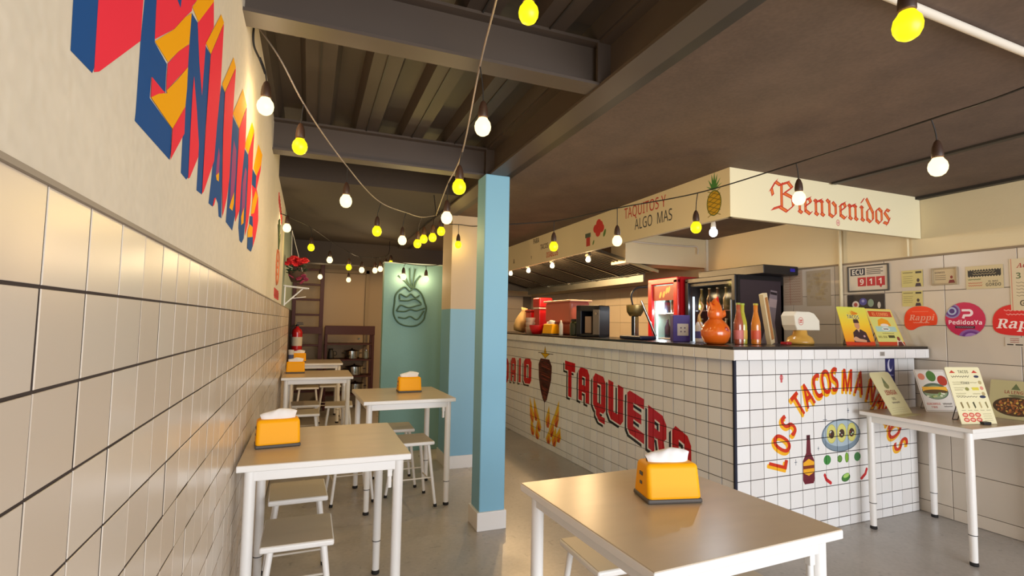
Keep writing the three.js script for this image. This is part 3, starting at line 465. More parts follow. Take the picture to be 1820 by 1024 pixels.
function napkinBox(label) {
  const t = thing('napkin_dispenser', label, 'napkin box', [0, 0, 0], 0, 'napkin dispensers on the tables'); t.scale.set(1.1, 0.93, 1.02);
  const taper = (g, h) => { const p = g.attributes.position; for (let i = 0; i < p.count; i++) { const k = Math.max(0, p.getY(i) / h); p.setZ(i, p.getZ(i) * (1 - 0.34 * k * k)); p.setX(i, p.getX(i) * (1 - 0.05 * k)); } g.computeVertexNormals(); return g; };
  const b = new RoundedBoxGeometry(0.16, 0.116, 0.116, 4, 0.014).translate(0, 0.058 + 0.008, 0);
  mesh('body', taper(b, 0.124), MT.yellow, t);
  mesh('base', taper(new RoundedBoxGeometry(0.163, 0.016, 0.119, 3, 0.006).translate(0, 0.008, 0), 0.124), MT.greyPlastic, t).userData.label = 'dark grey base';
  const s = new THREE.PlaneGeometry(2, 1, 36, 18), p = s.attributes.position;      // a folded sheet pulled up through the slot
  for (let i = 0; i < p.count; i++) {
    const u = p.getX(i), a = (p.getY(i) + 0.5) * Math.PI, end = 1 - Math.pow(Math.abs(u), 5), h = 0.054 * (0.78 + 0.22 * end) * (1 - 0.3 * Math.max(0, -u)) * (1 + 0.05 * Math.sin(5 * u + 1));
    const flare = 1 + 0.12 * Math.sin(a), fold = 0.004 * Math.sin(4.5 * u + 1.5 * Math.sin(a)) + 0.0012 * Math.sin(11 * u - a * 2);
    p.setXYZ(i, u * 0.06 * flare, 0.112 + h * Math.pow(Math.sin(a), 0.55), Math.cos(a) * 0.022 * (0.3 + 0.7 * end) + fold * (0.3 + Math.sin(a)));
  }
  s.computeVertexNormals(); mesh('tissue', s, MT.tissue, t).userData.label = 'white tissue sticking out';
  mesh('slot', merge(rb(0.003, 0.012, 0.02, 0.001, -0.0785, 0.085, 0), rb(0.003, 0.01, 0.014, 0.001, -0.079, 0.055, 0)), MT.greyPlastic, t);
  return t;
}
const N1 = napkinBox('yellow napkin dispenser with white tissue on the first wall table'); N1.position.set(0.135, 0.7565, -2.49); N1.rotation.y = rad(6);
copyOf(N1, [0.985, 0.7565, -4.06], rad(0), 'yellow napkin dispenser with white tissue in front of the teal partition');
copyOf(N1, [0.135, 0.7565, -5.75], 0, 'yellow napkin dispenser with white tissue on the second wall table');
copyOf(N1, [0.14, 0.7565, -7.2], 0, 'yellow napkin dispenser on the last wall table below the extinguisher');
copyOf(N1, [1.32, 0.7565, -1.38], rad(-13), 'yellow napkin dispenser with white tissue on the front table facing the counter');

// ================= string lights =================
const bulbShape = lathe([[0, -.0345], [.012, -.033], [.022, -.026], [.0285, -.013], [.03, 0], [.027, .014], [.0205, .023], [.0165, .03], [0, .031]], 24);
const socketShape = lathe([[0, .03], [.0155, .03], [.0185, .036], [.0185, .05], [.016, .07], [.01, .088], [.004, .096], [0, .097]], 18);
function bulb(x, y, z, yellow, hang, label, group, light = true) {
  const t = thing('hanging_bulb', label, 'light bulb', [x, y, z], 0, group);
  mesh('bulb', bulbShape, yellow ? glowYellow : glowWarm, t);
  mesh('socket', socketShape, MT.socket, t).userData.label = 'dark brown socket';
  const top = [hang[0] - x, hang[1] - y, hang[2] - z];
  mesh('drop_cord', tube([[0, .092, 0], [top[0] * .3, .092 + (top[1] - .092) * .5, top[2] * .3], top], .0025, 10, 5), MT.cord, t);
  if (light) pointLight(yellow ? [1, .72, .2] : [1, .72, .4], yellow ? 0.09 : 0.14, x, y, z);
}
function cordRun(pts, mat, label, r = 0.0035) { solo('light_cord', tube(pts, r, pts.length * 10, 6), mat, label, 'cord'); }
const strA = [[0.012, 2.404, -2.1], [0.089, 2.321, -2.15], [0.185, 2.187, -2.25], [0.393, 2.08, -2.72], [0.644, 2.057, -3.36], [0.858, 2.076, -3.68], [1.006, 2.089, -3.85], [1.136, 2.133, -3.95]];
const strB = [[0.721, 2.275, -1.38], [0.784, 2.235, -1.75], [0.837, 2.046, -2.15], [0.905, 2.043, -2.66], [1.031, 2.097, -3.36], [1.136, 2.133, -3.95]];
const strC = [[1.453, 1.967, -3.25], [1.75, 1.99, -3.1], [1.973, 2.015, -2.68], [2.257, 2.052, -2.3], [2.421, 2.102, -1.8], [2.274, 2.05, -1.13], [2.222, 2.037, -.85], [2.2, 2.27, .6]];
const strD = [[0.012, 2.1, -4.25], [0.226, 2.134, -5.0], [0.43, 2.104, -5.6], [0.609, 2.029, -5.75], [0.756, 2.03, -6.1], [0.962, 2.047, -6.25], [1.112, 2.115, -6.4], [1.14, 2.29, -6.5]];
cordRun(strA, MT.cordLight, 'pale light cord sagging from the mural wall to the ceiling knot'); cordRun(strB, MT.cordLight, 'pale light cord running from the deck beam to the ceiling knot');
cordRun(strC, MT.cord, 'dark light cord crossing in front of the painted hood'); cordRun(strD, MT.cord, 'dark light cord with bulbs over the rear tables');
cordRun([[1.136, 2.133, -3.95], [1.13, 2.2, -3.96], [1.12, 2.296, -3.97]], MT.cord, 'short dark cord tying the ceiling knot to the soffit', 0.004);
cordRun([[0.02, 2.41, -2.1], [0.012, 2.36, -2.03], [0.012, 2.3, -2.05], [0.03, 2.27, -2.1], [0.05, 2.22, -2.1]], MT.cord, 'black cord loop tied up beside the mural', 0.004);
const gA = 'bulbs on the cord from the mural wall', gB = 'bulbs on the cord under the deck', gC = 'bulbs on the cord crossing the hood', gD = 'bulbs over the rear tables';
const nth = ['first', 'second', 'third', 'fourth', 'fifth', 'sixth', 'seventh', 'eighth', 'ninth'];
[[0.056, 2.097, -2.1, 0, [0.03, 2.28, -2.1]], [0.177, 2.008, -2.25, 1, strA[2]], [0.391, 1.905, -2.72, 0, strA[3]], [0.622, 1.872, -3.36, 1, strA[4]], [0.836, 1.875, -3.68, 0, strA[5]], [0.983, 1.889, -3.88, 1, strA[6]]].forEach(([x, y, z, c, h], k) => bulb(x, y, z, c, h, `${nth[k]} bulb from the mural wall on the pale cord, glowing ${c ? 'yellow' : 'warm white'}`, gA));
[[1.04, 1.936, -3.93, 1, [1.13, 2.12, -3.94]], [1.08, 1.932, -3.8, 1, [1.12, 2.12, -3.9]], [1.125, 1.97, -3.72, 1, [1.1, 2.12, -3.75]], [0.901, 1.854, -2.66, 0, strB[3]], [0.826, 1.889, -2.15, 1, strB[2]], [0.8, 2.011, -1.75, 0, strB[1]], [0.81, 2.22, -1.36, 1, [0.73, 2.27, -1.38]]].forEach(([x, y, z, c, h], k) => bulb(x, y, z, c, h, `${nth[k]} bulb from the ceiling knot on the pale deck cord, glowing ${c ? 'yellow' : 'warm white'}`, gB));
[[1.748, 1.818, -3.1, 1, strC[1]], [1.973, 1.813, -2.68, 0, strC[2]], [2.244, 1.855, -2.3, 1, strC[3]], [2.435, 1.931, -1.8, 0, strC[4]], [2.302, 1.882, -1.13, 0, strC[5]]].forEach(([x, y, z, c, h], k) => bulb(x, y, z, c, h, `${nth[k]} bulb from the blue column on the dark cord, glowing ${c ? 'yellow' : 'warm white'}`, gC));
bulb(1.465, 1.983, -0.72, 1, [1.47, 2.27, -0.74], 'large yellow bulb hanging from the ceiling beside the pale conduit');
[[0.055, 2.002, -4.3, 0, strD[0]], [0.233, 1.954, -5.0, 1, strD[1]], [0.415, 1.917, -5.6, 0, strD[2]], [0.615, 1.866, -5.75, 1, strD[3]], [0.78, 1.877, -6.1, 0, strD[4]], [0.941, 1.892, -6.22, 0, strD[5]], [1.011, 1.92, -6.3, 0, [1.0, 2.06, -6.28]], [1.083, 1.956, -6.35, 0, [1.06, 2.09, -6.33]], [1.15, 2.01, -6.42, 1, strD[6]]].forEach(([x, y, z, c, h], k) => bulb(x, y, z, c, h, `${nth[k]} small bulb from the mural wall on the rear cord, glowing ${c ? 'yellow' : 'white'}`, gD));
bulb(0.357, 1.872, -7.3, 0, [0.357, 2.3, -7.3], 'small glowing bulb hanging beside the red ladder'); bulb(0.716, 1.844, -7.25, 0, [0.716, 2.3, -7.25], 'small glowing bulb in front of the beige back wall');
cordRun([[1.0, 1.9, -5.27], [1.2, 1.875, -5.22], [1.34, 1.87, -5.22], [1.42, 1.88, -5.24], [1.5, 1.9, -5.27]], MT.cord, 'dark cord along the top of the teal partition');
bulb(1.105, 1.745, -5.2, 0, [1.13, 1.885, -5.23], 'glowing bulb in the leaves of the rope pineapple'); bulb(1.333, 1.733, -5.2, 0, [1.333, 1.872, -5.22], 'glowing bulb beside the rope pineapple on the teal partition');
cordRun([[1.36, 2.177, -4.5], [1.457, 2.175, -4.45], [1.6, 2.18, -4.5], [1.71, 2.2, -4.54]], MT.cord, 'dark cord across the top of the two-tone pier');
bulb(1.457, 1.993, -4.45, 1, [1.457, 2.175, -4.45], 'small yellow bulb hanging against the beige pier');
{ // cool white lamp inside the hood opening
  const t = thing('ceiling_bulb', 'cool white bulb hanging inside the hood opening', 'light bulb', [3.015, 2.0, -3.0]);
  mesh('bulb', bulbShape, glowCool, t); mesh('socket', socketShape, MT.white, t); mesh('drop_cord', rod([0, .09, 0], [0, .28, 0], .004), MT.chipped, t);
  pointLight([.85, .92, 1], 0.7, 3.015, 2.0, -3.0);
}
{ // rope pineapple on the partition
  const t = thing('rope_pineapple', 'green rope outline of a pineapple on the teal partition', 'wall ornament', [1.2, 1.46, -5.292]);
  const rope = (pts, name) => mesh(name, tube(pts.map(([a, b]) => [a, b, 0]), .0085, pts.length * 6, 6), std('#3d5a48', .8), t);
  rope([[-.16, .03], [-.15, .11], [-.1, .17], [-.06, .19], [-.01, .15], [.03, .18], [.08, .16], [.12, .11], [.15, .03], [.165, -.02], [.155, -.08], [.14, -.14], [.07, -.2], [-.04, -.205], [-.12, -.17], [-.165, -.09], [-.16, .03]], 'outline');
  rope([[-.11, .06], [-.11, .115], [-.04, .09], [0, .12], [.05, .085], [.09, .11]], 'zigzag'); rope([[-.11, .05], [-.03, .05], [.05, .07], [.11, .02], [.06, .0], [-.02, -.02], [-.1, .0], [-.14, -.06]], 'zigzag'); rope([[-.13, -.06], [-.05, -.06], [0, -.04], [.06, -.05], [.15, -.02]], 'zigzag'); rope([[-.12, -.12], [-.05, -.13], [0, -.11], [.07, -.14], [.14, -.05]], 'zigzag');
  for (const [a, b] of [[-.13, .3], [-.08, .36], [-.02, .38], [.04, .38], [.1, .31]]) rope([[.02 + a * .15, .18], [a * .6, .26], [a, b]], 'leaf');
}

// ================= signs and stickers on the tiled wall =================
// a thin sheet on the wall: z centre, y centre, width, height
function wallSheet(name, z, y, w, h, tex, label, category, group, o = {}) {
  const t = thing(name, label, category, [W - 0.001, y, z], -Math.PI / 2, group);
  if (o.frame) mesh('frame', merge(rb(w + .02, .01, .012, .002, 0, h / 2 + .004, .006), rb(w + .02, .01, .012, .002, 0, -h / 2 - .004, .006), rb(.01, h, .012, .002, w / 2 + .005, 0, .006), rb(.01, h, .012, .002, -w / 2 - .005, 0, .006)), o.frame, t);
  const m = std('#ffffff', o.rough ?? 0.5, { map: tex });
  if (o.shape) { const g = new THREE.ExtrudeGeometry(o.shape, { depth: 0.0012, bevelEnabled: false }), p = g.attributes.position, uv = g.attributes.uv; for (let i = 0; i < p.count; i++) uv.setXY(i, p.getX(i) / w + .5, p.getY(i) / h + .5); mesh('sheet', g.translate(0, 0, .001), m, t); }
  else { const g = bx(w, h, .0016, 0, 0, .002); mesh('sheet', g, m, t); }
  return t;
}
const ellipseShape = (rx, ry) => { const s = new THREE.Shape(); s.absellipse(0, 0, rx, ry, 0, Math.PI * 2); return s; };
wallSheet('emergency_sign', -2.815, 1.71, 0.31, 0.195, print(512, 320, (x) => {
  x.fillStyle = '#d8cdbb'; x.fillRect(0, 0, 512, 320); x.fillStyle = '#262a3c'; x.fillRect(22, 22, 200, 95); say(x, 'ECU', 122, 72, 96, '#efe9df', { wide: .9 });
  for (let k = 0; k < 4; k++) { x.fillStyle = '#5d564d'; x.fillRect(240, 26 + 24 * k, 215 - 30 * (k % 2), 11); }
  for (let k = 0; k < 3; k++) { x.fillStyle = '#bf1f2c'; x.fillRect(120 + 122 * k, 145, 112, 118); say(x, '911'[k], 176 + 122 * k, 205, 104, '#f1e6de'); } poly(x, [[400, 262], [440, 262], [425, 292]], '#bf1f2c');
}), 'white emergency number sign with black and red blocks', 'sign', null, { frame: std('#4a4640', .5) });
const card = (seedText) => print(256, 192, (x) => { x.fillStyle = '#cfc27c'; x.fillRect(0, 0, 256, 192); scribble(x, 16, 26, 120, 10, '#6b6138', 6); x.fillStyle = '#3e3628'; x.fillRect(170, 16, 72, 22); for (let k = 0; k < 4; k++) scribble(x, 16, 70 + 24 * k, 120 - 10 * (k % 2), 7, '#857a4b', 4); oval(x, 200, 118, 17, 21, '#3d2b2e'); poly(x, [[162, 188], [174, 150], [226, 150], [238, 188]], '#3a2a3c'); });
wallSheet('promo_card', -2.487, 1.682, 0.145, 0.125, card(), 'yellowish promotional card stuck above its twin, next to emergency sign', 'card');
wallSheet('promo_card', -2.49, 1.533, 0.14, 0.115, card(), 'yellowish promotional card stuck below its twin, above orange sticker', 'card');
wallSheet('promo_card', -2.275, 1.683, 0.14, 0.105, print(256, 192, (x) => { x.fillStyle = '#c9b58f'; x.fillRect(0, 0, 256, 192); say(x, 'SOMOS', 74, 44, 34, '#57463a'); for (let k = 0; k < 3; k++) scribble(x, 20, 84 + 26 * k, 120, 9, '#5f4e3e', 5); oval(x, 205, 112, 15, 20, '#8c3328'); poly(x, [[168, 186], [182, 145], [230, 145], [242, 186]], '#7d2420'); }), 'tan promotional card with dark frame between tile joints', 'card', null, { frame: std('#a89678', .5) });
wallSheet('promo_card', -2.045, 1.66, 0.205, 0.155, print(320, 240, (x) => {
  x.fillStyle = '#cdbd94'; x.fillRect(0, 0, 320, 240); const p = []; for (let k = 0; k <= 24; k++) p.push([18 + 284 * k / 24, 36 + (k % 2 ? 14 : 0)]); for (let k = 24; k >= 0; k--) p.push([18 + 284 * k / 24, 104 + (k % 2 ? 14 : 0)]); poly(x, p, '#2b2620');
  scribble(x, 70, 62, 180, 16, '#a99a74', 5); scribble(x, 60, 86, 200, 16, '#a99a74', 5); scribble(x, 20, 140, 110, 14, '#5a6b3c', 5); scribble(x, 20, 178, 120, 12, '#b5563c', 5); scribble(x, 20, 204, 120, 12, '#b5563c', 5); say(x, 'EL MAS', 235, 166, 24, '#4d4636'); say(x, 'GORDO', 235, 200, 46, '#4d4636', { wide: .8 });
}), 'large promotional card with black jagged banner', 'card');
wallSheet('price_poster', -1.79, 1.6, 0.24, 0.33, print(384, 512, (x) => {
  x.fillStyle = '#d6c7a6'; x.fillRect(0, 0, 384, 512); x.fillStyle = '#c98a70'; x.fillRect(10, 0, 8, 512); say(x, 'Aqui', 130, 70, 62, '#a8342c', { style: 'italic bold', face: 'serif' }); say(x, '3', 70, 170, 80, '#5f6b46'); say(x, 'tacos', 200, 175, 60, '#7d5a3c'); for (let k = 0; k < 5; k++) scribble(x, 50, 240 + 32 * k, 280, 12, '#6b5b45', 4); say(x, 'GORDO', 190, 440, 76, '#5a4e3a', { wide: .9 });
}), 'beige price poster beside the big red delivery sticker', 'poster');
// bean shaped delivery stickers
const bean = (w, h, cut) => { const s = new THREE.Shape(); s.moveTo(-w * .48, -h * .25); s.bezierCurveTo(-w * .55, h * .5, -w * .1, h * .52, w * .05, h * .5); s.bezierCurveTo(w * .45, h * .48, w * .56, h * .05, w * .46, -h * .25); if (cut) { s.bezierCurveTo(w * .3, -h * .3, w * .0, -h * .25, -w * .15, -h * .42); s.bezierCurveTo(-w * .3, -h * .56, -w * .46, -h * .45, -w * .48, -h * .25); } else { s.bezierCurveTo(w * .44, -h * .45, w * .3, -h * .5, 0, -h * .5); s.bezierCurveTo(-w * .3, -h * .5, -w * .45, -h * .45, -w * .48, -h * .25); } return s; };
wallSheet('delivery_sticker', -2.442, 1.385, 0.225, 0.18, print(512, 410, (x) => { x.fillStyle = '#f2421c'; x.fillRect(0, 0, 512, 410); say(x, 'Rappi', 270, 190, 130, '#f7a58f', { style: 'italic bold', face: 'serif' }); scribble(x, 140, 90, 240, 14, '#f08a70', 6); scribble(x, 150, 275, 240, 12, '#f7b7a5', 7); }), 'orange bean-shaped delivery sticker', 'sticker', null, { shape: bean(.225, .18, true), rough: .35 });
wallSheet('delivery_sticker', -2.165, 1.378, 0.235, 0.235, print(512, 512, (x) => {
  x.fillStyle = '#c81450'; x.fillRect(0, 0, 512, 512); for (const [r, c] of [[110, '#8d7fb0'], [86, '#5a2f86'], [60, '#a9b4d6'], [36, '#4b2a78']]) oval(x, 95, 130, r, r, c); for (const [r, c] of [[120, '#8d5aa0'], [92, '#6b2f86'], [64, '#a97fc0']]) oval(x, 330, 520, r * 1.3, r, c);
  x.lineWidth = 34; x.strokeStyle = '#f7e3ea'; x.lineJoin = 'round'; x.beginPath(); x.moveTo(222, 120); x.lineTo(310, 120); x.arc(310, 158, 38, -1.57, 1.57); x.lineTo(250, 196); x.lineTo(236, 240); x.stroke(); say(x, 'PedidosYa', 256, 300, 88, '#f7e3ea'); x.fillStyle = '#3a1030'; x.fillRect(130, 350, 250, 40); scribble(x, 150, 370, 210, 10, '#d9a9bb', 5);
}), 'round magenta delivery sticker', 'sticker', null, { shape: ellipseShape(.1175, .1175), rough: .35 });
wallSheet('delivery_sticker', -1.87, 1.375, 0.29, 0.2, print(512, 353, (x) => { x.fillStyle = '#d8161c'; x.fillRect(0, 0, 512, 353); scribble(x, 120, 70, 270, 14, '#f0a8a0', 8); scribble(x, 140, 115, 230, 14, '#f0a8a0', 8); say(x, 'Rappi', 256, 220, 150, '#f6e6e2', { style: 'italic bold', face: 'serif' }); }), 'big red half-round delivery sticker', 'sticker', null, { shape: bean(.29, .2, false), rough: .35 });
wallSheet('small_notice', -1.9, 1.235, 0.1, 0.06, print(160, 96, (x) => { x.fillStyle = '#d3c6b4'; x.fillRect(0, 0, 160, 96); for (let k = 0; k < 3; k++) scribble(x, 44, 16 + 18 * k, 70, 8, '#a04a3c', 4); x.fillStyle = '#25211e'; x.fillRect(16, 70, 52, 12); x.fillRect(84, 70, 60, 12); }), 'tiny printed notice under the red delivery sticker', 'notice');
wallSheet('icon_board', -2.84, 1.52, 0.3, 0.12, print(512, 205, (x) => { x.fillStyle = '#2b2528'; x.fillRect(0, 0, 512, 205); oval(x, 120, 140, 50, 52, '#e2d4cc'); oval(x, 120, 140, 26, 28, '#b5524a'); oval(x, 225, 100, 52, 50, '#4a4a9a'); oval(x, 225, 90, 20, 22, '#9a9ad0'); oval(x, 330, 120, 40, 54, '#8aa08a'); oval(x, 440, 150, 22, 44, '#cfc8bc'); }), 'dark board with round icons behind the counter posters', 'sign');
wallSheet('pinned_paper', -3.51, 1.67, 0.2, 0.32, print(256, 410, (x) => { x.fillStyle = '#bba48e'; x.fillRect(0, 0, 256, 410); for (let k = 0; k < 12; k++) scribble(x, 20, 40 + 30 * k, 210, 10, '#8d5f50', 3); line(x, [[90, 10], [95, 400]], '#a04a3c', 4); }), 'ruled paper pinned on tiles beside the black fridge', 'paper');
wallSheet('pinned_paper', -3.25, 1.655, 0.23, 0.315, print(256, 350, (x) => { x.fillStyle = '#b7a68c'; x.fillRect(0, 0, 256, 350); for (let k = 0; k < 60; k++) { x.fillStyle = `rgba(${150 + (k % 3) * 20},${130 + (k % 3) * 15},100,.25)`; x.fillRect(R(0, 200), R(0, 300), R(20, 60), R(10, 40)); } }), 'blank crumpled paper pinned on tiles beside the pipe', 'paper');

// ================= menu cards standing on the table and the counter =================
// stands on its base edge (bottom left corner x, y, z), leaning back; bend curls it
function standingCard(x, y, z, yawDeg, w, len, leanDeg, tex, label, category, o = {}) {
  const t = thing(o.name ?? 'menu_card', label, category, [x, y, z], rad(yawDeg));
  const n = 10, r = o.round ?? 0.012, sh = new THREE.Shape();
  sh.moveTo(0, 0); sh.lineTo(w, 0); sh.lineTo(w, len - r); sh.quadraticCurveTo(w, len, w - r, len); sh.lineTo(r, len); sh.quadraticCurveTo(0, len, 0, len - r);
  const g = clean(new THREE.ExtrudeGeometry(sh, { depth: 0.003, bevelEnabled: false })), p = g.attributes.position, uv = g.attributes.uv;
  for (let i = 0; i < p.count; i++) uv.setXY(i, p.getX(i) / w, p.getY(i) / len);
  g.translate(0, 0, -0.003).rotateX(-rad(leanDeg)).translate(0, 0.0015, 0);
  mesh('panel', g, phy('#ffffff', 0.3, { map: tex }), t);
  const h = len * Math.cos(rad(leanDeg)), b = len * Math.sin(rad(leanDeg));
  if (o.back) mesh('back_leg', merge(rod([w / 2 - .02, .003, -b - .05], [w / 2 - .02, h * .72, -b * .72 - .006], .0025), rod([w / 2 + .02, .003, -b - .05], [w / 2 + .02, h * .72, -b * .72 - .006], .0025), rod([w / 2 - .02, .003, -b - .05], [w / 2 + .02, .003, -b - .05], .0025)), o.back, t);
  if (o.foot) mesh('clip', rb(.05, .016, .03, .003, w * .62, .008, .008), MT.black, t);
  if (o.lip) mesh('base_fold', rb(w, .003, .05, .001, w / 2, .0016, .025), phy('#c9bf8a', .35), t);
  return t;
}
const menuA = print(384, 448, (x) => { x.fillStyle = '#cdc494'; x.fillRect(0, 0, 384, 448); poly(x, [[195, 50], [160, 130], [230, 130]], '#5f6b45'); oval(x, 195, 150, 45, 30, '#77784a'); say(x, 'LA', 120, 205, 34, '#6b4a34'); say(x, 'LENGUA', 205, 220, 66, '#a04630', { wide: .8, edge: '#6b3a28', edgeWidth: 4 }); say(x, 'DEL', 200, 285, 40, '#3c332a'); scribble(x, 130, 325, 140, 18, '#6b6350', 8); for (let k = 0; k < 3; k++) scribble(x, 60, 380 + 20 * k, 260, 8, '#aaa07a', 3); });
standingCard(3.695, 0.757, -2.2, 5, 0.23, 0.29, 28, menuA, 'curved yellow-green menu card standing next to the tiled counter', 'menu card', { back: std('#8d6f50', .7), lip: true, round: .03 });
standingCard(4.1, 0.757, -2.24, -16, 0.23, 0.285, 19, print(384, 470, (x) => {
  x.fillStyle = '#e0d9cf'; x.fillRect(0, 0, 384, 470); x.strokeStyle = '#8d7f70'; x.lineWidth = 4; x.strokeRect(12, 12, 360, 446); oval(x, 75, 80, 42, 38, '#e0876a'); oval(x, 195, 75, 58, 60, '#4f7a38'); oval(x, 320, 125, 60, 58, '#b03a28'); line(x, [[200, 20], [190, 5]], '#4a5a2a', 6);
  oval(x, 192, 245, 160, 92, '#5a6b58'); oval(x, 192, 255, 140, 74, '#8fa07a'); x.fillStyle = '#efb23a'; x.fillRect(40, 195, 304, 52); oval(x, 192, 250, 150, 24, '#5f4a2a'); for (let k = 0; k < 14; k++) oval(x, R(80, 300), R(262, 312), 18, 10, ['#dfe0c4', '#6b8a4a', '#b5b87a'][k % 3]); say(x, 'GUACAMOLE', 120, 385, 34, '#b5402c', { wide: .8 }); say(x, 'Y MAS', 120, 420, 32, '#b5402c', { wide: .8 }); scribble(x, 235, 385, 110, 18, '#6b6258', 6); scribble(x, 240, 415, 100, 16, '#6b6258', 5);
}), 'white framed card picturing vegetables and a filled bowl', 'menu card', { back: std('#9a938a', .5) });
standingCard(3.79, 0.757, -1.875, -12, 0.245, 0.335, 16, print(512, 700, (x) => {
  x.fillStyle = '#e9e0b6'; x.fillRect(0, 0, 512, 700); for (const X of [90, 420]) { poly(x, [[X - 45, 75], [X, 40], [X + 45, 75]], '#c43a28'); } say(x, 'TACOS', 256, 60, 50, '#6b6a48'); scribble(x, 60, 120, 260, 22, '#57503c', 7); oval(x, 430, 120, 38, 16, '#2f3450');
  for (let k = 0; k < 3; k++) { scribble(x, 50, 190 + 70 * k, 150, 16, '#9a8f62', 4); scribble(x, 50, 215 + 70 * k, 120, 14, '#9a8f62', 4); scribble(x, 300, 195 + 70 * k, 110, 16, '#9a8f62', 4); oval(x, 455, 195 + 70 * k, 26, 24, k === 1 ? '#d9907a' : '#b5a272'); } say(x, 'CDMX', 235, 200, 44, '#4a4636'); oval(x, 235, 275, 30, 22, '#8d8a4a'); x.fillStyle = '#d9c84a'; x.fillRect(310, 255, 100, 36); scribble(x, 50, 370, 300, 18, '#5f5846', 6); oval(x, 430, 372, 46, 18, '#2f3450');
  for (let k = 0; k < 5; k++) { poly(x, [[70 + 90 * k, 440], [95 + 90 * k, 430], [105 + 90 * k, 500], [85 + 90 * k, 515]], ['#7d6a3c', '#9a8a5a', '#4d4a30', '#b5a272', '#8d7f50'][k]); scribble(x, 60 + 90 * k, 535, 60, 8, '#8d845f', 3); }
  for (let k = 0; k < 6; k++) { oval(x, 90 + 92 * (k % 3), 590 + 58 * Math.floor(k / 3), 42, 26, '#cf4a38'); oval(x, 90 + 92 * (k % 3), 590 + 58 * Math.floor(k / 3), 28, 14, '#e8b09a'); } for (let k = 0; k < 4; k++) scribble(x, 350, 580 + 26 * k, 120, 10, '#9a8f62', 3);
}), 'tall cream menu card with rows of text and red circles', 'menu card', { foot: true, back: std('#3a3632', .5) });
standingCard(4.3, 0.757, -2.0, -84, 0.25, 0.24, 14, print(448, 430, (x) => {
  x.fillStyle = '#bdb283'; x.fillRect(0, 0, 448, 430); poly(x, [[225, 30], [185, 100], [265, 100]], '#5f6b45'); say(x, 'LA LENGUA', 235, 130, 50, '#8d4030', { wide: .8 }); oval(x, 235, 170, 70, 16, '#6b6a4a'); oval(x, 224, 290, 190, 105, '#3b2416'); for (let k = 0; k < 80; k++) oval(x, 224 + 165 * Math.cos(k * 2.4) * Math.sqrt(k / 80), 290 + 85 * Math.sin(k * 2.4) * Math.sqrt(k / 80), R(10, 26), R(5, 12), ['#6b3518', '#8d4a22', '#b06a30', '#c9a24a', '#4a2212'][k % 5], null, 1, R(0, 3)); 
}), 'olive menu card picturing grilled meat, leaning by the wall', 'menu card', { back: std('#8d845f', .6) });
const posterA = print(448, 512, (x) => {   // cook with folded arms on yellow
  const g = x.createLinearGradient(0, 0, 0, 512); g.addColorStop(0, '#d9da5a'); g.addColorStop(.45, '#f0c832'); g.addColorStop(1, '#ef8a1c'); x.fillStyle = g; x.fillRect(0, 0, 448, 512);
  for (let k = 0; k < 7; k++) poly(x, [[205, 120], [130 + 26 * k, 40 + 10 * Math.abs(k - 3)], [150 + 26 * k, 60 + 10 * Math.abs(k - 3)]], '#d9821e'); say(x, 'TACOS', 215, 135, 66, '#2d2a2a', { wide: .9, turn: .05, edge: '#f0e6a0', edgeWidth: 8 });
  x.fillStyle = '#d8431c'; x.fillRect(0, 462, 448, 50); oval(x, 240, 245, 40, 52, '#c98f6a'); poly(x, [[196, 215], [204, 165], [276, 165], [286, 215]], '#3a2226'); poly(x, [[130, 470], [150, 340], [210, 300], [280, 300], [350, 340], [380, 470]], '#35282c'); poly(x, [[225, 300], [245, 340], [265, 300]], '#d9b08a'); poly(x, [[120, 420], [170, 395], [330, 445], [320, 470], [150, 460]], '#d3a07a'); poly(x, [[190, 400], [360, 400], [372, 440], [230, 425]], '#35282c'); oval(x, 310, 390, 16, 14, '#c9a0a0');
});
standingCard(3.76, 1.182, -2.53, 0, 0.3, 0.285, 15, posterA, 'yellow poster of a cook with folded arms on the counter', 'poster', { back: std('#3a3632', .5), name: 'counter_poster' });
standingCard(4.105, 1.182, -2.53, 0, 0.285, 0.29, 21, print(448, 512, (x) => {
  x.fillStyle = '#e9c85a'; x.fillRect(0, 0, 448, 512); x.fillStyle = '#d5d67a'; x.fillRect(14, 14, 420, 450); x.fillStyle = '#c8401c'; x.fillRect(24, 34, 400, 80); say(x, 'EL COMBO', 224, 76, 62, '#f0a060', { wide: .9 }); poly(x, [[110, 240], [140, 160], [224, 130], [310, 160], [340, 240]], '#eaa01e'); oval(x, 224, 232, 70, 22, '#e9e0d0'); x.fillStyle = '#a8cfc0'; x.fillRect(50, 250, 350, 72); oval(x, 220, 285, 70, 26, '#d9e4d4'); scribble(x, 180, 285, 80, 14, '#3a3a3a', 6); scribble(x, 130, 345, 200, 12, '#6b6a3a', 5); say(x, 'DEL DIA', 110, 395, 40, '#5f5a2a'); x.fillStyle = '#3f4a2a'; x.fillRect(210, 372, 110, 36); x.fillStyle = '#d8431c'; x.fillRect(0, 462, 448, 50); poly(x, [[300, 512], [340, 430], [400, 430], [440, 512]], '#e8d0b8'); oval(x, 370, 420, 26, 30, '#8d3a2a'); poly(x, [[320, 512], [345, 460], [400, 460], [420, 512]], '#6b1f28');
}), 'yellow combo poster with red header on the counter', 'poster', { back: std('#3a3632', .5), name: 'counter_poster' });

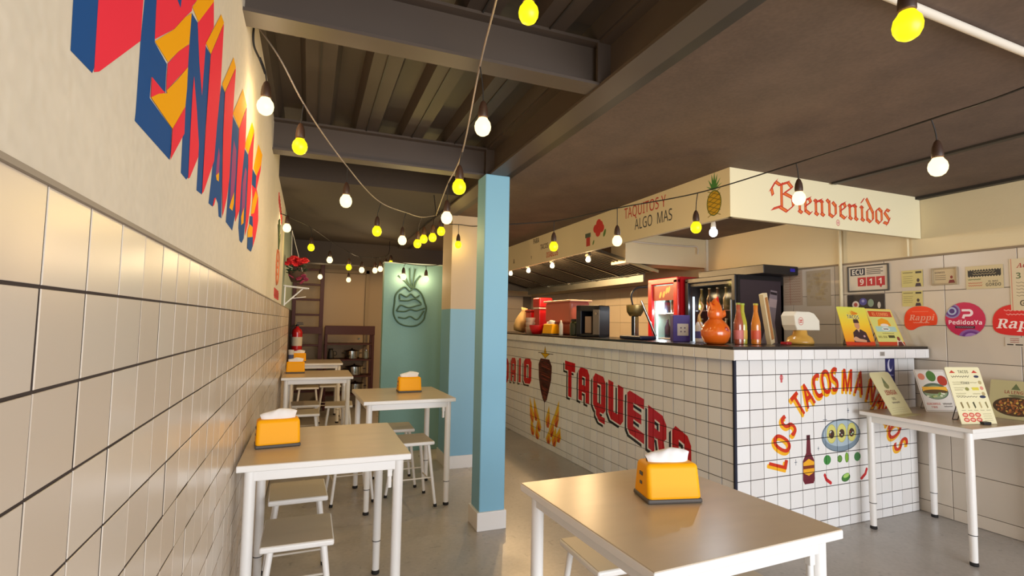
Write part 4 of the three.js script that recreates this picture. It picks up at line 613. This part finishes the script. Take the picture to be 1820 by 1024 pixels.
// ================= things on the counter =================
const CY = 1.1825;
{ // orange clay animal bank
  const t = thing('ceramic_animal', 'glossy orange ceramic animal with red pointed hat on the counter', 'figurine', [2.765, CY, -2.72], rad(-20));
  t.scale.set(.82, .97, .82);
  const m = phy('#e2691c', 0.2, { clearcoat: 0.8, clearcoatRoughness: 0.1 });
  mesh('body', lathe([[0, 0], [.07, 0], [.095, .02], [.112, .055], [.115, .085], [.105, .118], [.082, .146], [.058, .166], [.052, .176], [0, .18]], 32), m, t);
  mesh('head', merge(lathe([[0, .165], [.048, .168], [.061, .195], [.06, .225], [.047, .262], [.03, .29], [.012, .312], [0, .316]], 24), at(cyl(.024, .036, .03, 0, 0, 0, 16), .062, .212, 0, 0, 0, -Math.PI / 2 + .1), at(new THREE.ConeGeometry(.022, .06, 12), -.045, .268, .03, 0, 0, .4), at(new THREE.ConeGeometry(.022, .06, 12), -.045, .268, -.03, 0, 0, .4)), m, t);
  mesh('hat', at(new THREE.ConeGeometry(.046, .075, 20), .012, .296, 0, 0, 0, -.3), phy('#c8241c', .25, { clearcoat: .6 }), t);
  mesh('eye', merge(new THREE.SphereGeometry(.009, 10, 8).translate(.05, .238, .028), new THREE.SphereGeometry(.009, 10, 8).translate(.05, .238, -.028)), MT.black, t);
  mesh('flower', merge(new THREE.SphereGeometry(.016, 10, 8).scale(1, 1, .4).translate(.045, .105, .098), new THREE.SphereGeometry(.012, 10, 8).scale(1, 1, .4).translate(.06, .096, .092)), phy('#a8301c', .3), t);
  mesh('tail', tube([[-.11, .11, 0], [-.135, .18, 0], [-.1, .26, .0], [-.12, .29, 0]], .006, 20), std('#b98a5a', .5), t);
}
function bottle(x, z, glass, liquid, capC, lab, label) {
  const t = thing('soda_bottle', label, 'bottle', [x, CY, z], 0, 'soda bottles on the counter');
  mesh('glass', lathe([[0, 0], [.028, 0], [.031, .006], [.031, .12], [.029, .15], [.018, .2], [.0135, .225], [.0135, .27], [0, .271]], 20), phy(glass, .12, { clearcoat: .8 }), t);
  mesh('label_band', lathe([[.0315, .035], [.0318, .036], [.0318, .095], [.0315, .096]], 20), std(lab, .5), t);
  mesh('cap', cyl(.0145, .016, .012, 0, .275, 0, 16), std(capC, .4), t);
}
bottle(2.955, -2.71, '#a8543a', 0, '#9aa04a', '#d87a72', 'reddish soda bottle with pink label beside the ceramic animal'); bottle(3.03, -2.75, '#b9b43a', 0, '#a9c04a', '#d8b04a', 'yellow green soda bottle between two other bottles'); bottle(3.1, -2.7, '#d9802a', 0, '#b8b040', '#d85a3a', 'orange soda bottle beside the leaning boards');
{ // stack of menu boards leaning by the bottles
  const t = thing('leaning_menu_board', 'cream menu board leaning edge-on between bottles and jar', 'board', [3.265, CY, -2.72], rad(12));
  mesh('board', at(rb(.05, .36, .035, .004), -.055, .178, 0, 0, 0, .26), std('#d8c49a', .6), t); mesh('print', at(rb(.028, .3, .004, .001), -.055, .18, .0185, 0, 0, .26), std('#a8703a', .6), t); mesh('sauce_sachet', rb(.06, .02, .05, .006, .02, .012, .09), std('#b52a30', .4), t);
}
{
  const t = thing('paper_capped_jar', 'white paper cap with red stamp over a yellow jar', 'jar', [3.49, CY, -2.68]);
  mesh('jar', lathe([[0, 0], [.085, 0], [.09, .02], [.08, .05], [.05, .07], [.042, .11], [.042, .13], [0, .13]], 24), phy('#d3a24a', .2, { clearcoat: .6 }), t);
  const s = new THREE.Shape(); [[-.11, .06], [-.1, .0], [-.085, -.03], [.12, -.03], [.118, .03], [.07, .075], [.03, .085], [-.09, .085]].forEach(([a, b], i) => (i ? s.lineTo(a, b) : s.moveTo(a, b)));
  mesh('cap', new THREE.ExtrudeGeometry(s, { depth: .1, bevelEnabled: true, bevelSize: .008, bevelThickness: .008, bevelSegments: 2 }).translate(0, .14, -.05), std('#e6dfcc', .7), t);
  mesh('stamp', at(new THREE.CircleGeometry(.03, 20), -.06, .165, .0592), std('#ffffff', .6, { map: print(128, 128, (x) => { x.fillStyle = '#e6dfcc'; x.fillRect(0, 0, 128, 128); oval(x, 64, 64, 50, 54, null, '#c95a50', 8); scribble(x, 34, 50, 60, 20, '#c95a50', 7); scribble(x, 34, 78, 60, 18, '#c95a50', 7); }) }), t);
}
{
  const t = thing('purple_box', 'purple carton with pale label behind the glue bottle', 'box', [2.885, CY, -3.22], rad(-20));
  mesh('carton', rb(.13, .2, .07, .004, 0, .1, 0), std('#43308a', .5), t); mesh('label_sheet', at(new THREE.PlaneGeometry(.085, .09), .01, .09, .0356), std('#ffffff', .6, { map: print(128, 128, (x) => { x.fillStyle = '#cfc8c0'; x.fillRect(0, 0, 128, 128); for (let k = 0; k < 4; k++) oval(x, 42 + 44 * (k % 2), 45 + 40 * (k >> 1), 9, 9, '#6b5a70'); }) }), t);
  const g = thing('glue_bottle', 'white squeeze bottle with yellow tip beside the purple carton', 'bottle', [2.93, CY, -3.06]);
  mesh('body', lathe([[0, 0], [.026, 0], [.03, .01], [.03, .12], [.02, .145], [.012, .152], [0, .152]], 20), std('#e4e2e4', .4), g); mesh('tip', lathe([[.014, .15], [.013, .165], [.006, .205], [0, .207]], 14), std('#d9a81c', .4), g); mesh('label_band', lathe([[.0304, .03], [.0308, .031], [.0308, .08], [.0304, .081]], 20), std('#4b4a9a', .5), g);
}
solo('tray', at(rb(.16, .03, .3, .012), 2.78, CY + .016, -3.62), std('#20243f', .4), 'dark blue shallow tray on the counter', 'tray');
{ // leaning steel cutter
  const t = thing('food_slicer', 'steel hand press with cutting arm standing behind the counter', 'slicer', [3.02, CY, -4.0]);
  mesh('stand', merge(rb(.05, .2, .05, .006, 0, .1, 0), rb(.16, .02, .2, .006, 0, .012, 0)), MT.steel, t); mesh('bowl', lathe([[0, .2], [.05, .2], [.075, .24], [.08, .3], [.075, .3], [.0, .23]], 20), phy('#a8905a', .35, { metalness: .8 }), t);
  mesh('arm', tube([[-.02, .28, 0], [-.04, .4, 0], [.02, .46, 0], [.12, .47, .02]], .008, 24), MT.black, t); mesh('lever', rod([.03, .34, .05], [.16, .02, .09], .011), MT.steel, t);
}
const far = (x, z) => [x, CY, z];
{ // cluster of kitchen things at the far end
  let t = thing('storage_tub', 'pinkish translucent plastic tub with pale rim among kitchen things', 'tub', far(2.9, -5.12));
  mesh('tub', merge(rb(.24, .23, .62, .03, 0, .245, 0)), phy('#c0685a', .3), t); mesh('rim', rb(.27, .02, .66, .008, 0, .365, 0), std('#d8a890', .4), t); mesh('lower_tub', rb(.22, .13, .58, .03, 0, .066, 0), phy('#9a4a40', .3), t);
  t = thing('red_canister', 'red square canister on top of the far tub stack', 'canister', far(2.9, -5.76)); mesh('can', rb(.16, .3, .16, .012, 0, .15, 0), MT.red, t); mesh('lid', rb(.18, .12, .2, .02, 0, .37, 0), MT.red, t); mesh('band', rb(.17, .02, .18, .004, 0, .305, 0), MT.white, t);
  t = thing('red_canister', 'shorter red canister behind the beige sack', 'canister', far(2.9, -6.05)); mesh('can', rb(.14, .26, .16, .012, 0, .13, 0), MT.red, t); mesh('lid', rb(.15, .03, .17, .008, 0, .275, 0), std('#8d1216', .4), t);
  t = thing('flour_sack', 'beige cloth sack leaning behind the counter', 'sack', far(2.78, -6.22)); const sk = lathe([[0, 0], [.07, 0], [.085, .05], [.08, .14], [.05, .22], [.03, .27], [.045, .31], [0, .3]], 18); mesh('cloth', sk.rotateZ(-.25).translate(-.0, .015, 0), std('#b79a6a', .9), t);
  t = thing('cup_stack', 'stack of pale paper cups beside the red bowl', 'cups', far(2.68, -5.62)); for (let k = 0; k < 3; k++) mesh('cup', lathe([[0, .0], [.045, 0], [.06, .075], [.055, .075], [.04, .006], [0, .006]], 20).translate(0, .055 * k, 0), std('#cdb6a4', .6), t);
  t = thing('red_bowl', 'bright red plastic bowl on the far counter', 'bowl', far(2.655, -5.36)); mesh('bowl', lathe([[0, 0], [.06, 0], [.085, .05], [.095, .1], [.09, .1], [.075, .05], [.0, .012]], 24), MT.red, t);
  copyOf(N1, [2.665, CY, -5.03], rad(-80), 'orange yellow napkin dispenser standing on the far counter');
  t = thing('sauce_bottle', 'slim white bottle beside the far napkin dispenser', 'bottle', far(2.68, -4.82)); mesh('body', lathe([[0, 0], [.018, 0], [.02, .01], [.02, .11], [.01, .14], [.008, .155], [0, .156]], 16), std('#e2ddd2', .4), t);
  t = thing('juice_jar', 'dark green glass jar between sauce bottle and coffee machine', 'jar', far(2.78, -4.7)); mesh('glass', lathe([[0, 0], [.05, 0], [.055, .01], [.055, .12], [.04, .15], [0, .15]], 20), phy('#39412e', .15), t); mesh('lid', cyl(.042, .042, .02, 0, .16, 0, 18), MT.black, t);
  t = thing('coffee_machine', 'black coffee machine with grey side and carton in it', 'coffee machine', far(2.8, -4.38), rad(-60));
  mesh('housing', merge(rb(.06, .3, .2, .01, -.1, .15, 0), rb(.06, .3, .2, .01, .1, .15, 0), rb(.26, .06, .2, .01, 0, .27, 0), rb(.26, .03, .2, .008, 0, .016, 0), rb(.26, .28, .03, .006, 0, .15, -.085)), MT.black, t); mesh('side_panel', rb(.07, .24, .012, .004, .095, .14, .102), std('#7d736b', .4, { metalness: .5 }), t); mesh('carton', rb(.07, .16, .07, .004, -.01, .115, .04), std('#9a7a5f', .6), t); mesh('knob', at(cyl(.012, .012, .02, 0, 0, 0, 14), .1, .22, .11, Math.PI / 2), MT.steel, t);
}
// ================= fridges =================
{
  const t = thing('red_fridge', 'red framed drinks fridge with lit glass door', 'fridge', [4.09, 0, -4.56], -Math.PI / 2);   // front looks to the counter
  const w = 0.5, d = 0.6, h = 1.81;
  mesh('cabinet', merge(span(-w / 2, w / 2, 0, .35, -d / 2, d / 2), span(-w / 2, w / 2, h - .06, h, -d / 2, d / 2), span(-w / 2, -w / 2 + .03, .35, h - .06, -d / 2, d / 2), span(w / 2 - .03, w / 2, .35, h - .06, -d / 2, d / 2), span(-w / 2, w / 2, .35, h - .06, -d / 2, -d / 2 + .03)), MT.red, t);
  mesh('lining', merge(span(-w / 2 + .03, w / 2 - .03, .35, h - .06, -d / 2 + .03, -d / 2 + .04), span(-w / 2 + .03, -w / 2 + .036, .35, h - .06, -d / 2 + .04, d / 2 - .002), span(w / 2 - .036, w / 2 - .03, .35, h - .06, -d / 2 + .04, d / 2 - .002), span(-w / 2 + .03, w / 2 - .03, h - .066, h - .06, -d / 2 + .04, d / 2 - .002)), std('#bcd6c8', .5), t);
  const door = mesh('door', merge(rb(.07, h - .4, .04, .012, -w / 2 + .035, .38 + (h - .4) / 2, d / 2 + .02), rb(.07, h - .4, .04, .012, w / 2 - .035, .38 + (h - .4) / 2, d / 2 + .02), rb(w, .07, .04, .012, 0, h - .035, d / 2 + .02), rb(w, .07, .04, .012, 0, .42, d / 2 + .02)), MT.red, t);
  mesh('pane', span(-w / 2 + .06, w / 2 - .06, .45, h - .06, d / 2 + .01, d / 2 + .016), MT.glass, door);
  mesh('header', at(new THREE.PlaneGeometry(w - .14, .16), 0, h - .16, d / 2 + .018), std('#ffffff', .4, { map: print(256, 112, (x) => { x.fillStyle = '#8d2a18'; x.fillRect(0, 0, 256, 112); for (const [a, b] of [[90, 70], [130, 66], [165, 40], [190, 34]]) oval(x, a, b, 13, 26, '#eaa84a', null, 1, .4); }) }), door);
  for (let k = 0; k < 4; k++) mesh('shelf', span(-w / 2 + .03, w / 2 - .03, .62 + .27 * k, .63 + .27 * k, -d / 2 + .05, d / 2 - .05), MT.white, t);
  const tube1 = mesh('light_tube', cyl(.012, .012, 1.2, -w / 2 + .075, 1.1, d / 2 - .03, 10), lampGlow([.85, .97, 1], 1.1), t);
  const l = new THREE.PointLight(new THREE.Color().setRGB(.85, .97, 1), .3); l.position.set(3.83, 1.45, -4.66); l.castShadow = true; scene.add(l);
  for (let k = 0; k < 3; k++) for (let j = 0; j < 3; j++) { const c = thing('drink_can', `${['dark green', 'brown', 'dark blue'][j]} bottle on the ${['lowest', 'middle', 'upper'][k]} shelf of the red fridge`, 'drink', [3.9, .631 + .27 * (k + 1), -4.44 - .11 * j], 0, 'drinks in the red fridge'); mesh('can', lathe([[0, 0], [.028, 0], [.031, .008], [.031, .11], [.014, .16], [.012, .2], [0, .2]], 14), std(['#2d3a30', '#5a3a24', '#27303f'][j], .2), c); }
}
{
  const t = thing('black_fridge', 'black upright cooler with glass door and printed side', 'fridge', [4.13, 0, -3.945], -Math.PI / 2);
  const w = 0.67, d = 0.56, h = 1.78;
  mesh('cabinet', merge(span(-w / 2, w / 2, 0, .3, -d / 2, d / 2), span(-w / 2, w / 2, h - .08, h, -d / 2, d / 2), span(-w / 2, -w / 2 + .03, .3, h - .08, -d / 2, d / 2), span(w / 2 - .03, w / 2, .3, h - .08, -d / 2, d / 2), span(-w / 2, w / 2, .3, h - .08, -d / 2, -d / 2 + .03)), MT.black, t);
  const door = mesh('door', merge(rb(.045, h - .34, .03, .008, -w / 2 + .022, .32 + (h - .34) / 2, d / 2 + .015), rb(.045, h - .34, .03, .008, w / 2 - .022, .32 + (h - .34) / 2, d / 2 + .015), rb(w, .05, .03, .008, 0, h - .025, d / 2 + .015), rb(w, .05, .03, .008, 0, .34, d / 2 + .015)), MT.black, t);
  mesh('pane', span(-w / 2 + .04, w / 2 - .04, .36, h - .05, d / 2 + .004, d / 2 + .01), MT.glass, door);
  mesh('handle', rb(.014, .5, .02, .005, w / 2 - .03, 1.3, d / 2 + .045), phy('#8d9196', .3, { metalness: 1 }), door);
  for (let k = 0; k < 4; k++) mesh('shelf', span(-w / 2 + .03, w / 2 - .03, .55 + .3 * k, .56 + .3 * k, -d / 2 + .05, d / 2 - .05), MT.steel, t);
  mesh('lining', span(-w / 2 + .03, w / 2 - .03, .3, h - .08, -d / 2 + .03, -d / 2 + .04), std('#59645f', .5), t);
  mesh('light_tube', cyl(.011, .011, 1.1, -w / 2 + .06, 1.05, d / 2 - .03, 10), lampGlow([.75, .86, 1], 1.1), t);
  const l = new THREE.PointLight(new THREE.Color().setRGB(.8, .9, 1), .2); l.position.set(3.9, 1.5, -4.16); l.castShadow = true; scene.add(l);
  mesh('side_print', at(new THREE.PlaneGeometry(d - .06, h - .35), w / 2 + .001, 1.02, 0, 0, Math.PI / 2), std('#ffffff', .35, { map: print(256, 720, (x) => {
    x.fillStyle = '#3a2f36'; x.fillRect(0, 0, 256, 720); x.save(); x.translate(170, 40); x.rotate(.12); poly(x, [[20, 0], [62, 0], [66, 40], [62, 150], [95, 260], [95, 640], [-20, 640], [-20, 260], [16, 150], [14, 40]], '#8d7f86'); poly(x, [[20, 8], [62, 8], [62, 20], [20, 20]], '#2a2228'); poly(x, [[14, 40], [66, 40], [64, 80], [16, 80]], '#b8a3a4'); oval(x, 38, 210, 34, 40, '#a8a48a'); poly(x, [[-20, 300], [95, 300], [95, 520], [-20, 520]], '#a87f2a'); x.restore();
    for (let k = 0; k < 40; k++) oval(x, R(10, 120), R(430, 700), R(3, 9), R(3, 9), k % 2 ? '#3d4a8a' : '#8d96b8');
  }) }), t).userData.label = 'printed picture of a bottle on dark background';
  const b = thing('cooler_header', 'black flat box lying on top of the black cooler', 'box', [4.2, 1.781, -3.86]);
  mesh('box', rb(.42, .08, .83, .006, 0, .041, 0), MT.black, b); mesh('badge', at(new THREE.PlaneGeometry(.06, .03), .14, .045, .4165), std('#2a22a0', .4), b);
  for (let k = 0; k < 3; k++) for (let j = 0; j < 5; j++) { const c = thing('cooler_bottle', `${['amber', 'olive', 'reddish brown'][j % 3]} bottle on the ${['lowest', 'middle', 'upper'][k]} shelf of the black cooler`, 'bottle', [3.93, .561 + .3 * (k + 1), -3.72 - .11 * j], 0, 'bottles in the black cooler'); mesh('glass', lathe([[0, 0], [.027, 0], [.03, .008], [.03, .11], [.013, .16], [.012, .21], [0, .21]], 14), phy(['#5a3a1c', '#6b5a2a', '#4a2a18'][j % 3], .15), c); mesh('cap', cyl(.0135, .0145, .01, 0, .213, 0, 12), std('#b8b098', .4), c); }
}

// ================= rear of the room =================
{
  let t = thing('ladder', 'dark red wooden ladder fixed at the far end of the tiled wall', 'ladder', [0, 0, -8.0]);
  mesh('rail', rb(.055, 2.28, .05, .004, .405, 1.14, 0), MT.maroon, t); mesh('rail', rb(.05, 2.28, .05, .004, .035, 1.14, 0), MT.maroon, t);
  for (let k = 0; k < 9; k++) mesh('rung', rb(.32, .03, .04, .004, .22, .28 + .218 * k, 0), MT.maroon, t);
  t = thing('shelf_rack', 'dark red metal rack with cookware below the back wall', 'rack', [.815, 0, -8.13]);
  for (const sx of [-1, 1]) for (const sz of [-1, 1]) mesh('post', rb(.035, 1.2, .035, .003, sx * .33, .6, sz * .16), MT.maroon, t);
  mesh('header', rb(.7, .13, .03, .003, 0, 1.155, .18), MT.maroon, t); for (const y of [.22, .48, .72, .95]) mesh('shelf', rb(.69, .02, .36, .003, 0, y, 0), MT.maroon, t);
  solo('crossbeam', rb(.42, .1, .04, .003, .21, 1.15, -7.93), MT.maroon, 'dark red board joining the ladder and the tiled wall', 'board');
  const pot = (x, y, r, h, label) => { const p = thing('cooking_pot', label, 'pot', [x, y, -8.1], 0, 'pots on the red rack'); mesh('pot', lathe([[0, 0], [r * .92, 0], [r, .01], [r, h], [r * .96, h], [r * .94, .012], [0, .012]], 24), MT.steel, p); mesh('lid', lathe([[0, h + .035], [.012, h + .035], [.012, h + .02], [r * .5, h + .015], [r * 1.02, h + .002], [r * 1.02, h - .004], [0, h - .004]], 24), MT.steel, p); for (const s of [-1, 1]) mesh('handle', new THREE.TorusGeometry(.022, .005, 6, 14).rotateX(Math.PI / 2).translate(s * (r + .012), h * .7, 0), MT.black, p); };
  pot(.86, .731, .11, .12, 'steel pot with lid on the top used shelf of the red rack'); pot(.9, .491, .13, .13, 'wide steel pot with lid on the middle shelf of the red rack'); pot(.92, .231, .13, .14, 'wide steel pot with lid on the lowest shelf of the red rack');
  t = thing('jar', 'small glass jar beside the pot on the red rack', 'jar', [1.06, .731, -8.05]); mesh('glass', lathe([[0, 0], [.03, 0], [.032, .01], [.032, .1], [.02, .12], [0, .12]], 16), phy('#8a8f86', .15), t); mesh('lid', cyl(.022, .022, .015, 0, .127, 0, 14), MT.steel, t);
  t = thing('dark_pitcher', 'dark metal pitcher on the red rack by the ladder', 'pitcher', [.56, .731, -8.08]); mesh('body', lathe([[0, 0], [.045, 0], [.05, .02], [.04, .1], [.03, .13], [.034, .15], [0, .14]], 18), MT.soot, t); mesh('handle', new THREE.TorusGeometry(.03, .005, 6, 14).translate(.055, .08, 0), MT.soot, t);
  // door panel and frame on the back wall
  const d = structure('door_1', 'plain beige door in the back wall above the rack', 'door'); mesh('door_leaf', rb(.62, 2.02, .03, .004, .74, 1.01, -8.385), std('#b59c7d', .6), d); mesh('frame', merge(span(1.05, 1.1, 0, 2.08, -8.35, -8.4), span(.42, 1.1, 2.03, 2.08, -8.35, -8.4)), std('#a08a6c', .6), d); mesh('handle', rod([.98, 1.02, -8.35], [.98, 1.02, -8.37], .012), MT.steel, d);
}
{
  const t = thing('fire_extinguisher', 'red fire extinguisher hanging on the tiled wall end', 'extinguisher', [.1, .86, -7.72]);
  mesh('cylinder', lathe([[0, 0], [.06, 0], [.068, .012], [.068, .26], [.055, .3], [.022, .325], [.02, .345], [0, .346]], 24), MT.red, t); mesh('valve', merge(cyl(.018, .018, .03, 0, .355, 0, 12), rb(.09, .012, .02, .003, .03, .375, 0), rb(.08, .01, .018, .003, .03, .395, 0)), MT.black, t);
  mesh('hose', tube([[-.02, .355, 0], [-.06, .35, .03], [-.08, .25, .05], [-.07, .1, .05]], .009, 20), MT.rubber, t); mesh('label_band', lathe([[.0684, .08], [.0688, .081], [.0688, .2], [.0684, .201]], 24), std('#d8cdb8', .5), t); mesh('wall_bracket', rb(.06, .04, .03, .004, -.068, .22, 0), MT.black, t);
  const c = thing('drink_cup', 'tall pale cup with blue print on the last wall table', 'cup', [.05, .7565, -7.12]); mesh('cup', lathe([[0, 0], [.028, 0], [.034, .16], [.03, .16], [.025, .006], [0, .006]], 20), std('#cfd0d2', .5), c); mesh('print_band', lathe([[.031, .05], [.0335, .1], [.0336, .1], [.0312, .05]], 20), std('#4a5a8a', .5), c);
}
{ // wall bracket shelf with a hanging flower basket
  const b = thing('wall_bracket_shelf', 'white wire bracket shelf below the hanging flowers', 'shelf', [.005, 1.6, -5.4]);
  mesh('top_rail', merge(rod([0, .02, .06], [.22, 0, .06], .006), rod([0, .02, -.06], [.22, 0, -.06], .006), rod([.22, 0, .06], [.22, 0, -.06], .006), rod([.12, .01, .06], [.12, .01, -.06], .005)), MT.white, b); mesh('brace', merge(rod([.01, -.16, 0], [.17, .0, 0], .007), rod([.01, -.17, 0], [.01, .03, 0], .007), rod([.06, -.1, 0], [.2, -.08, 0], .004)), MT.white, b);
  const f = thing('hanging_flowers', 'basket of red flowers hanging on pale cords by the wall', 'flowers', [.115, 1.66, -5.4]);
  mesh('basket', lathe([[0, 0], [.05, .0], [.075, .06], [.08, .1], [.07, .1], [0, .09]], 18), std('#4a3322', .8), f);
  mesh('hanger', merge(rod([-.05, .1, 0], [-.06, .5, 0], .003), rod([.05, .1, 0], [-.06, .5, 0], .003)), MT.chipped, f);
  const petal = (r, col, list, name) => { const gs = list.map(([x, y, z]) => { const fl = []; for (let k = 0; k < 5; k++) fl.push(new THREE.SphereGeometry(r, 8, 6).scale(1, .5, 1).translate(r * .9 * Math.cos(k * 1.257), 0, r * .9 * Math.sin(k * 1.257))); return merge(fl).rotateX(R(-.8, .8)).rotateZ(R(-.8, .8)).translate(x, y, z); }); gs.forEach((g) => mesh(name, g, col, f)); };
  petal(.02, std('#d8262c', .6), Array.from({ length: 18 }, (_, k) => [.09 * Math.cos(k * 2.4) * Math.sqrt((k + 1) / 18), .2 + R(-.03, .06), .09 * Math.sin(k * 2.4) * Math.sqrt((k + 1) / 18)]), 'red_flower'); petal(.016, std('#8d2a4a', .6), [[.06, .06, .05], [.08, .03, .02], [.05, .0, .06], [-.05, .05, .07], [.02, .03, .08]], 'purple_flower');
  const lv = []; for (let k = 0; k < 40; k++) lv.push(new THREE.SphereGeometry(.022, 6, 4).scale(1.4, .25, .7).rotateY(R(0, 6)).rotateZ(R(-.8, .8)).translate(R(-.09, .09), R(.09, .17), R(-.09, .09))); mesh('leaves', merge(lv), std('#243a20', .8), f);
}
renderer.render(scene, camera);
